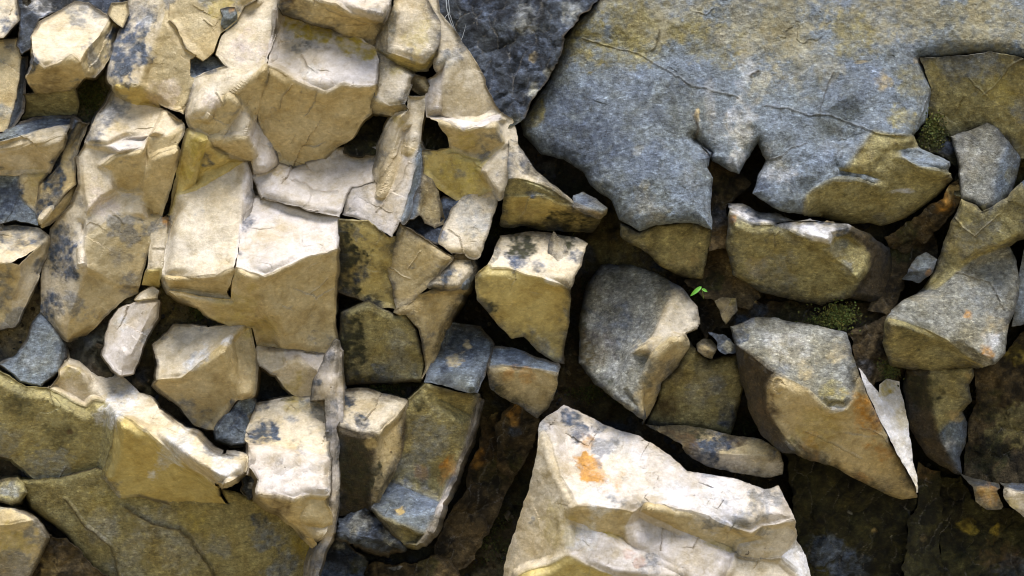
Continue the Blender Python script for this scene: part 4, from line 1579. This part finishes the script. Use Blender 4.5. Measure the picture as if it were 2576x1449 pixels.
def bed_height(P):
    """height of the bedrock and its colour weights at P (x, y units)"""
    P = P.copy(); P[:, 2] = 0
    w = 0; hh = 0; cc = 0
    for x, y, z, k in BED:
        g = 1 / (((P[:, 0] - x) ** 2 + (P[:, 1] - y) ** 2) / 200 ** 2 + .15) ** 1.6
        w = w + g; hh = hh + g * z; cc = cc + g[:, None] * np.array(PAL[k])
    h = hh / w + 30 * fbm(P, 260, 6, 3) + fracture(P, 260, .2, 8) + fracture(P, 90, .35, 18) + 10 * fbm(P, 50, 7, 3) + 5 * fbm(P, 20, 9, 2)
    return h, cc / w[:, None]
def bedrock():
    xs = np.concatenate([np.linspace(-9000, -400, 60), np.arange(-380, 5540, 14), np.linspace(5560, 14000, 60)])
    ys = np.concatenate([np.linspace(-6000, -400, 45), np.arange(-380, 3280, 14), np.linspace(3300, 4649 + 60, 20)])
    X, Y = np.meshgrid(xs, ys)
    P = np.stack([X.ravel(), Y.ravel(), np.zeros(X.size)], 1)
    h, bc = bed_height(P)
    far = np.maximum.reduce([-P[:, 0], P[:, 0] - 5152, -P[:, 1], P[:, 1] - 2898, np.zeros(len(P))])
    f0 = np.clip((far - 200) / 500, 0, 1)
    h = h * (1 - f0) + f0 * (40 + 160 * fbm(P, 700, 77, 2) + fracture(P, 520, .5, 78) + .6 * h)
    P[:, 2] = h
    n = fbm(P, 160, 91, 4, .6)[:, None]
    n2 = fbm(P, 90, 92, 4, .6)[:, None]
    br, mo, sl = np.array([.055, .038, .016]), np.array([.034, .034, .010]), np.array([.05, .055, .065])
    col = br + (mo - br) * np.clip(.5 + 2.5 * n, 0, 1)
    col = col * .6 + bc * .4
    col = col + (sl - col) * np.clip(2.5 * n2 - .3, 0, 1)
    f2 = np.clip((far - 200) / 500, 0, 1)[:, None]
    lime = np.array([.36, .28, .17]) * (1 + .3 * n) + (np.array([.2, .21, .22]) - np.array([.36, .28, .17])) * np.clip(.4 + 2 * fbm(P, 600, 93, 3)[:, None], 0, 1)
    col = np.clip(col * (1 - f2) + lime * f2, .01, 1)
    nx, ny = len(xs), len(ys)
    i = np.arange(nx * ny).reshape(ny, nx)
    a, b, c, d_ = i[:-1, :-1].ravel(), i[:-1, 1:].ravel(), i[1:, 1:].ravel(), i[1:, :-1].ravel()
    T = np.concatenate([np.stack([a, c, b], 1), np.stack([a, d_, c], 1)])
    W = np.stack([(P[:, 0] - 2576) * S, -P[:, 2] * S, CAM_Z + (1449 - P[:, 1]) * S], 1)
    me = make_mesh('bedrock', W, T, col, np.full(len(P), .9), M_DARK, True)
    o = link('bedrock', me)
    tag(o, 'dark damp bedrock and soil showing at the bottom of the cracks between the blocks', None, kind='structure')
bedrock()

def ground():  # out of view, added to bounce warm light up onto the face
    m = bpy.data.materials.new('warm_bounce_earth')
    m.use_nodes = True
    t = m.node_tree
    n = t.nodes.new('ShaderNodeTexNoise'); n.inputs['Scale'].default_value = 3; n.inputs['Detail'].default_value = 9
    tc = t.nodes.new('ShaderNodeTexCoord'); t.links.new(tc.outputs['Object'], n.inputs['Vector'])
    r = t.nodes.new('ShaderNodeValToRGB')
    r.color_ramp.elements[0].position = .35; r.color_ramp.elements[0].color = (.20, .17, .06, 1)
    r.color_ramp.elements[1].position = .65; r.color_ramp.elements[1].color = (.36, .28, .16, 1)
    t.links.new(n.outputs['Fac'], r.inputs[0]); t.links.new(r.outputs[0], t.nodes['Principled BSDF'].inputs['Base Color'])
    t.nodes['Principled BSDF'].inputs['Roughness'].default_value = .95
    g = np.linspace(-1, 1, 121)
    g = np.sign(g) * np.abs(g) ** 2.2 * 120
    X, Y = np.meshgrid(g, g)
    P = np.stack([X.ravel(), Y.ravel(), np.zeros(X.size)], 1)
    P[:, 2] = .05 * fbm(P, 2.5, 3, 3) - .02
    i = np.arange(121 * 121).reshape(121, 121)
    a, b, c, d_ = i[:-1, :-1].ravel(), i[:-1, 1:].ravel(), i[1:, 1:].ravel(), i[1:, :-1].ravel()
    T = np.concatenate([np.stack([a, b, c], 1), np.stack([a, c, d_], 1)])
    me = make_mesh('ground', P, T, None, None, m, True)
    tag(link('ground', me), 'unseen earth at the foot of the rock face, added for its warm bounce light', None, kind='structure')
ground()


# ------------------------------------------------------------------ crumbs of stone and soil, moss, seedling, cobweb, twig
rng = np.random.default_rng(7)

def cover_height(P):
    h, _ = bed_height(P)
    return h

def blob_field(name, n, size, colours, jitter, label, material, kind='stuff', clump=None, flat=.7, region=None):
    """many small angular crumbs or leaflets lying on the bedrock"""
    ico = np.array([(0, 0, 1), (.9, 0, .4), (.28, .85, .4), (-.72, .53, .4), (-.72, -.53, .4), (.28, -.85, .4), (.72, .53, -.4), (-.28, .85, -.4), (-.9, 0, -.4), (-.28, -.85, -.4), (.72, -.53, -.4), (0, 0, -1)], float)
    tri = np.array([(0,1,2),(0,2,3),(0,3,4),(0,4,5),(0,5,1),(1,6,2),(2,7,3),(3,8,4),(4,9,5),(5,10,1),(6,7,2),(7,8,3),(8,9,4),(9,10,5),(10,6,1),(11,7,6),(11,8,7),(11,9,8),(11,10,9),(11,6,10)])
    if region is None:
        c = np.stack([rng.uniform(-100, 5252, n), rng.uniform(-100, 3000, n), np.zeros(n)], 1)
        keep = fbm(c, 300, 131, 2) + rng.uniform(-.35, .35, n) > -.05
        c = c[keep]
    else:
        parts = []
        for x, y, rx, ry, k in region:
            a = rng.normal(0, .45, (k, 2))
            parts.append(np.stack([x + a[:, 0] * rx, y + a[:, 1] * ry, np.zeros(k)], 1))
        c = np.concatenate(parts)
    n = len(c)
    z = cover_height(c)
    sz = size * np.exp(rng.normal(0, .5, n))
    if clump: z = z + np.abs(rng.normal(0, clump, n))
    c[:, 2] = z + sz * .3
    V = ico[None] * (1 + rng.uniform(-jitter, jitter, (n, 12, 1))) * sz[:, None, None]
    V[:, :, 2] *= flat
    th = rng.uniform(0, 6.28, n); tl = rng.uniform(-.7, .7, n)
    cs, sn = np.cos(th)[:, None], np.sin(th)[:, None]
    x, y, zz = V[:, :, 0] * 1.3, V[:, :, 1], V[:, :, 2]
    y2, z2 = y * np.cos(tl)[:, None] - zz * np.sin(tl)[:, None], y * np.sin(tl)[:, None] + zz * np.cos(tl)[:, None]
    V = np.stack([x * cs - y2 * sn, x * sn + y2 * cs, z2], 2) + c[:, None, :]
    T = (tri[None] + (np.arange(n) * 12)[:, None, None]).reshape(-1, 3)
    T = T[:, ::-1]
    P = V.reshape(-1, 3)
    pal = np.array(colours)
    pick = pal[rng.integers(0, len(pal), n)] * rng.uniform(.6, 1.35, (n, 1))
    col = np.repeat(pick, 12, axis=0)
    me = make_mesh(name, P, T, np.clip(col, 0, 1), np.full(len(P), .8), material)
    me.polygons.foreach_set('use_smooth', np.zeros(len(me.polygons), dtype=bool))
    o = link(name, me)
    tag(o, label, None, kind=kind)
    return o

blob_field('soil_crumbs', 12000, 7, [(.05,.035,.015), (.04,.03,.015), (.09,.065,.03), (.035,.035,.04), (.12,.10,.06)], .45,
           'crumbs of brown soil and broken stone caught in the cracks', M_DARK)
def moss_patch(n_regions):
    """moss: many tiny leaflets standing out of the stone"""
    P, T, C = [], [], []
    k = 0
    for x, y, rx, ry, num, h, bright in n_regions:
        a = rng.normal(0, .42, (num, 2))
        c = np.stack([x + a[:, 0] * rx, y + a[:, 1] * ry, np.zeros(num)], 1)
        z = (cover_height(c) if h is None else h + 14 * fbm(c, 40, 5, 2)) + rng.uniform(0, 14, num)
        th = rng.uniform(0, 6.28, num); L = rng.uniform(7, 16, num); w = L * rng.uniform(.22, .4, num); up = rng.uniform(2, 12, num)
        d = np.stack([np.cos(th), np.sin(th)], 1)
        e = np.stack([-d[:, 1], d[:, 0]], 1)
        base = np.stack([c[:, 0], c[:, 1], z], 1)
        tip = base + np.concatenate([d * L[:, None], up[:, None]], 1)
        m = (base + tip) / 2 + np.array([0, 0, 2.0])
        l = m + np.concatenate([e * w[:, None], np.zeros((num, 1))], 1)
        r = m - np.concatenate([e * w[:, None], np.zeros((num, 1))], 1)
        P.append(np.stack([base, l, tip, r], 1).reshape(-1, 3))
        i = k + np.arange(num) * 4
        T += [np.stack([i, i + 2, i + 1], 1), np.stack([i, i + 3, i + 2], 1)]
        g = np.array([.042, .048, .010]) * bright * rng.uniform(.5, 1.6, (num, 1))
        g[:, 0] *= rng.uniform(.75, 1.25, num)
        C.append(np.repeat(g, 4, axis=0))
        k += num * 4
    me = make_mesh('moss', np.concatenate(P), np.concatenate(T), np.clip(np.concatenate(C), 0, 1), np.full(k, .3), M_DARK)
    tag(link('moss', me), 'dark olive moss growing in the damp cracks, brightest above the leaning diamond rock', None, kind='stuff')

moss_patch([
    (4220, 1590, 110, 70, 900, 10, 2.6), (4150, 1620, 120, 60, 500, 0, 1.5), (4700, 640, 60, 70, 500, 0, 1.8), (4690, 700, 80, 60, 400, -10, 1.2),
    (460, 470, 80, 110, 700, None, 1.8), (1860, 660, 110, 90, 700, None, 1.6), (2190, 700, 70, 60, 350, None, 1.2), (1500, 2020, 110, 40, 300, None, 1.6),
    (2560, 1150, 160, 60, 700, None, 1.5), (2850, 1120, 120, 70, 600, None, 1.2), (3050, 1430, 200, 60, 500, None, .9), (1850, 1950, 150, 40, 500, None, 1.2),
    (3560, 1480, 120, 60, 500, None, 1.2), (4480, 1860, 70, 60, 350, 60, 1.3), (4900, 2650, 130, 110, 700, None, 1.6), (4750, 2700, 120, 120, 500, None, 1.1),
    (4150, 2450, 300, 200, 1500, None, .8), (2500, 2700, 200, 200, 800, None, 1.0), (1000, 1560, 80, 60, 300, None, 1.2), (4350, 1500, 160, 50, 500, None, 1.3),
    (3000, 1980, 160, 50, 500, None, 1.1), (3680, 2150, 250, 50, 500, None, .9), (1770, 2450, 80, 120, 400, None, 1.1), (5000, 2000, 140, 250, 900, None, 1.0)])

def leaf_material(name, c):
    m = bpy.data.materials.new(name); m.use_nodes = True
    t = m.node_tree; b = t.nodes['Principled BSDF']
    n = t.nodes.new('ShaderNodeTexNoise'); n.inputs['Scale'].default_value = 160
    r = t.nodes.new('ShaderNodeValToRGB')
    r.color_ramp.elements[0].color = (c[0] * .75, c[1] * .75, c[2] * .75, 1); r.color_ramp.elements[1].color = (c[0] * 1.2, c[1] * 1.2, c[2] * 1.2, 1)
    t.links.new(n.outputs['Fac'], r.inputs[0]); t.links.new(r.outputs[0], b.inputs['Base Color'])
    b.inputs['Roughness'].default_value = .45
    return m
M_LEAF = leaf_material('young_leaf', (.17, .50, .05))
M_STEM = leaf_material('pale_stem', (.22, .30, .07))
M_SILK = leaf_material('cobweb_silk', (.42, .45, .48))
M_TWIG = leaf_material('dark_twig', (.035, .02, .01))

def tube(name, pts, rad, mat, parent=None, sides=6):
    """round strand through the points (units), tapering to its last point"""
    pts = np.array(pts, float)
    P, T = [], []
    for i, p in enumerate(pts):
        d_ = pts[min(i + 1, len(pts) - 1)] - pts[max(i - 1, 0)]
        d_ /= np.linalg.norm(d_)
        u = np.cross(d_, (0, 0, 1.0)); u = u / max(np.linalg.norm(u), 1e-6) if np.linalg.norm(u) > 1e-6 else np.array([1.0, 0, 0])
        v = np.cross(d_, u)
        r_ = rad * (1 - .5 * i / (len(pts) - 1))
        for k in range(sides):
            a = 2 * math.pi * k / sides
            P.append(p + r_ * (math.cos(a) * u + math.sin(a) * v))
    for i in range(len(pts) - 1):
        for k in range(sides):
            a, b = i * sides + k, i * sides + (k + 1) % sides
            T += [(a, b, a + sides), (b, b + sides, a + sides)]
    for k in range(1, sides - 1):
        T += [(0, k, k + 1), ((len(pts) - 1) * sides, (len(pts) - 1) * sides + k + 1, (len(pts) - 1) * sides + k)]
    me = make_mesh(name, np.array(P), np.array(T), None, None, mat)
    return link(name, me, parent)

def leaf(name, base, tip, width, lift, parent, fold=.25):
    base, tip = np.array(base, float), np.array(tip, float)
    ax = tip - base
    L = np.linalg.norm(ax)
    side = np.cross(ax / L, (0, 0, 1.0)); side /= np.linalg.norm(side)
    P, T = [], []
    nU, nV = 12, 6
    for s_ in (0, 1):
        for i in range(nU + 1):
            t_ = i / nU
            w = width * (math.sin(math.pi * t_ ** .8) ** .75 if 0 < t_ < 1 else 0) + .2
            for j in range(nV + 1):
                v = j / nV * 2 - 1
                P.append(base + ax * t_ + side * v * w + np.array([0, 0, lift * math.sin(math.pi * t_) + fold * width * abs(v) - s_ * 1.2]))
    st = (nU + 1) * (nV + 1)
    for i in range(nU):
        for j in range(nV):
            a = i * (nV + 1) + j
            b, c, e = a + 1, a + nV + 2, a + nV + 1
            T += [(a, b, c), (a, c, e), (a + st, c + st, b + st), (a + st, e + st, c + st)]
    me = make_mesh(name, np.array(P), np.array(T), None, None, M_LEAF)
    return link(name, me, parent)

seed = bpy.data.objects.new('seedling', None)
scene.collection.objects.link(seed)
tag(seed, 'tiny bright green seedling with one long leaf rooted in the dark crack', 'seedling')
tube('stem', [(3540, 1500, -70), (3536, 1480, 20), (3532, 1458, 90), (3528, 1445, 118)], 3.0, M_STEM, seed)
leaf('leaf', (3530, 1440, 120), (3472, 1490, 128), 10, 10, seed)
leaf('leaf', (3532, 1452, 110), (3560, 1468, 118), 7, 5, seed)

web = bpy.data.objects.new('cobweb', None)
scene.collection.objects.link(web)
tag(web, 'few grey cobweb strands hanging down the dark gap at the top centre', 'cobweb')
def strand(pts, rad):
    o_ = []
    pts = np.array(pts, float)
    for a, b in zip(pts[:-1], pts[1:]):
        for t_ in np.linspace(0, 1, 5)[:-1]:
            q = a + (b - a) * t_
            o_.append(q + rng.normal(0, 1.2, 3))
    o_.append(pts[-1])
    tube('strand', o_, rad, M_SILK, web)
strand([(2238, -30, 150), (2248, 40, 150), (2262, 100, 140), (2285, 160, 120), (2312, 225, 70)], 3.2)
strand([(2250, -30, 140), (2262, 60, 140), (2275, 110, 130), (2300, 180, 100), (2318, 228, 60)], 2.0)
strand([(2312, 225, 70), (2330, 180, 60), (2345, 120, 55)], 1.4)
strand([(2262, 60, 150), (2240, 90, 160), (2222, 118, 190)], 1.4)

tw = tube('twig', [(3740, 2792, 330), (3752, 2788, 345), (3764, 2790, 352), (3768, 2780, 350), (3766, 2770, 345)], 2.4, M_TWIG)
tag(tw, 'tiny dark hooked twig stuck to the front of the bright boulder', 'twig')
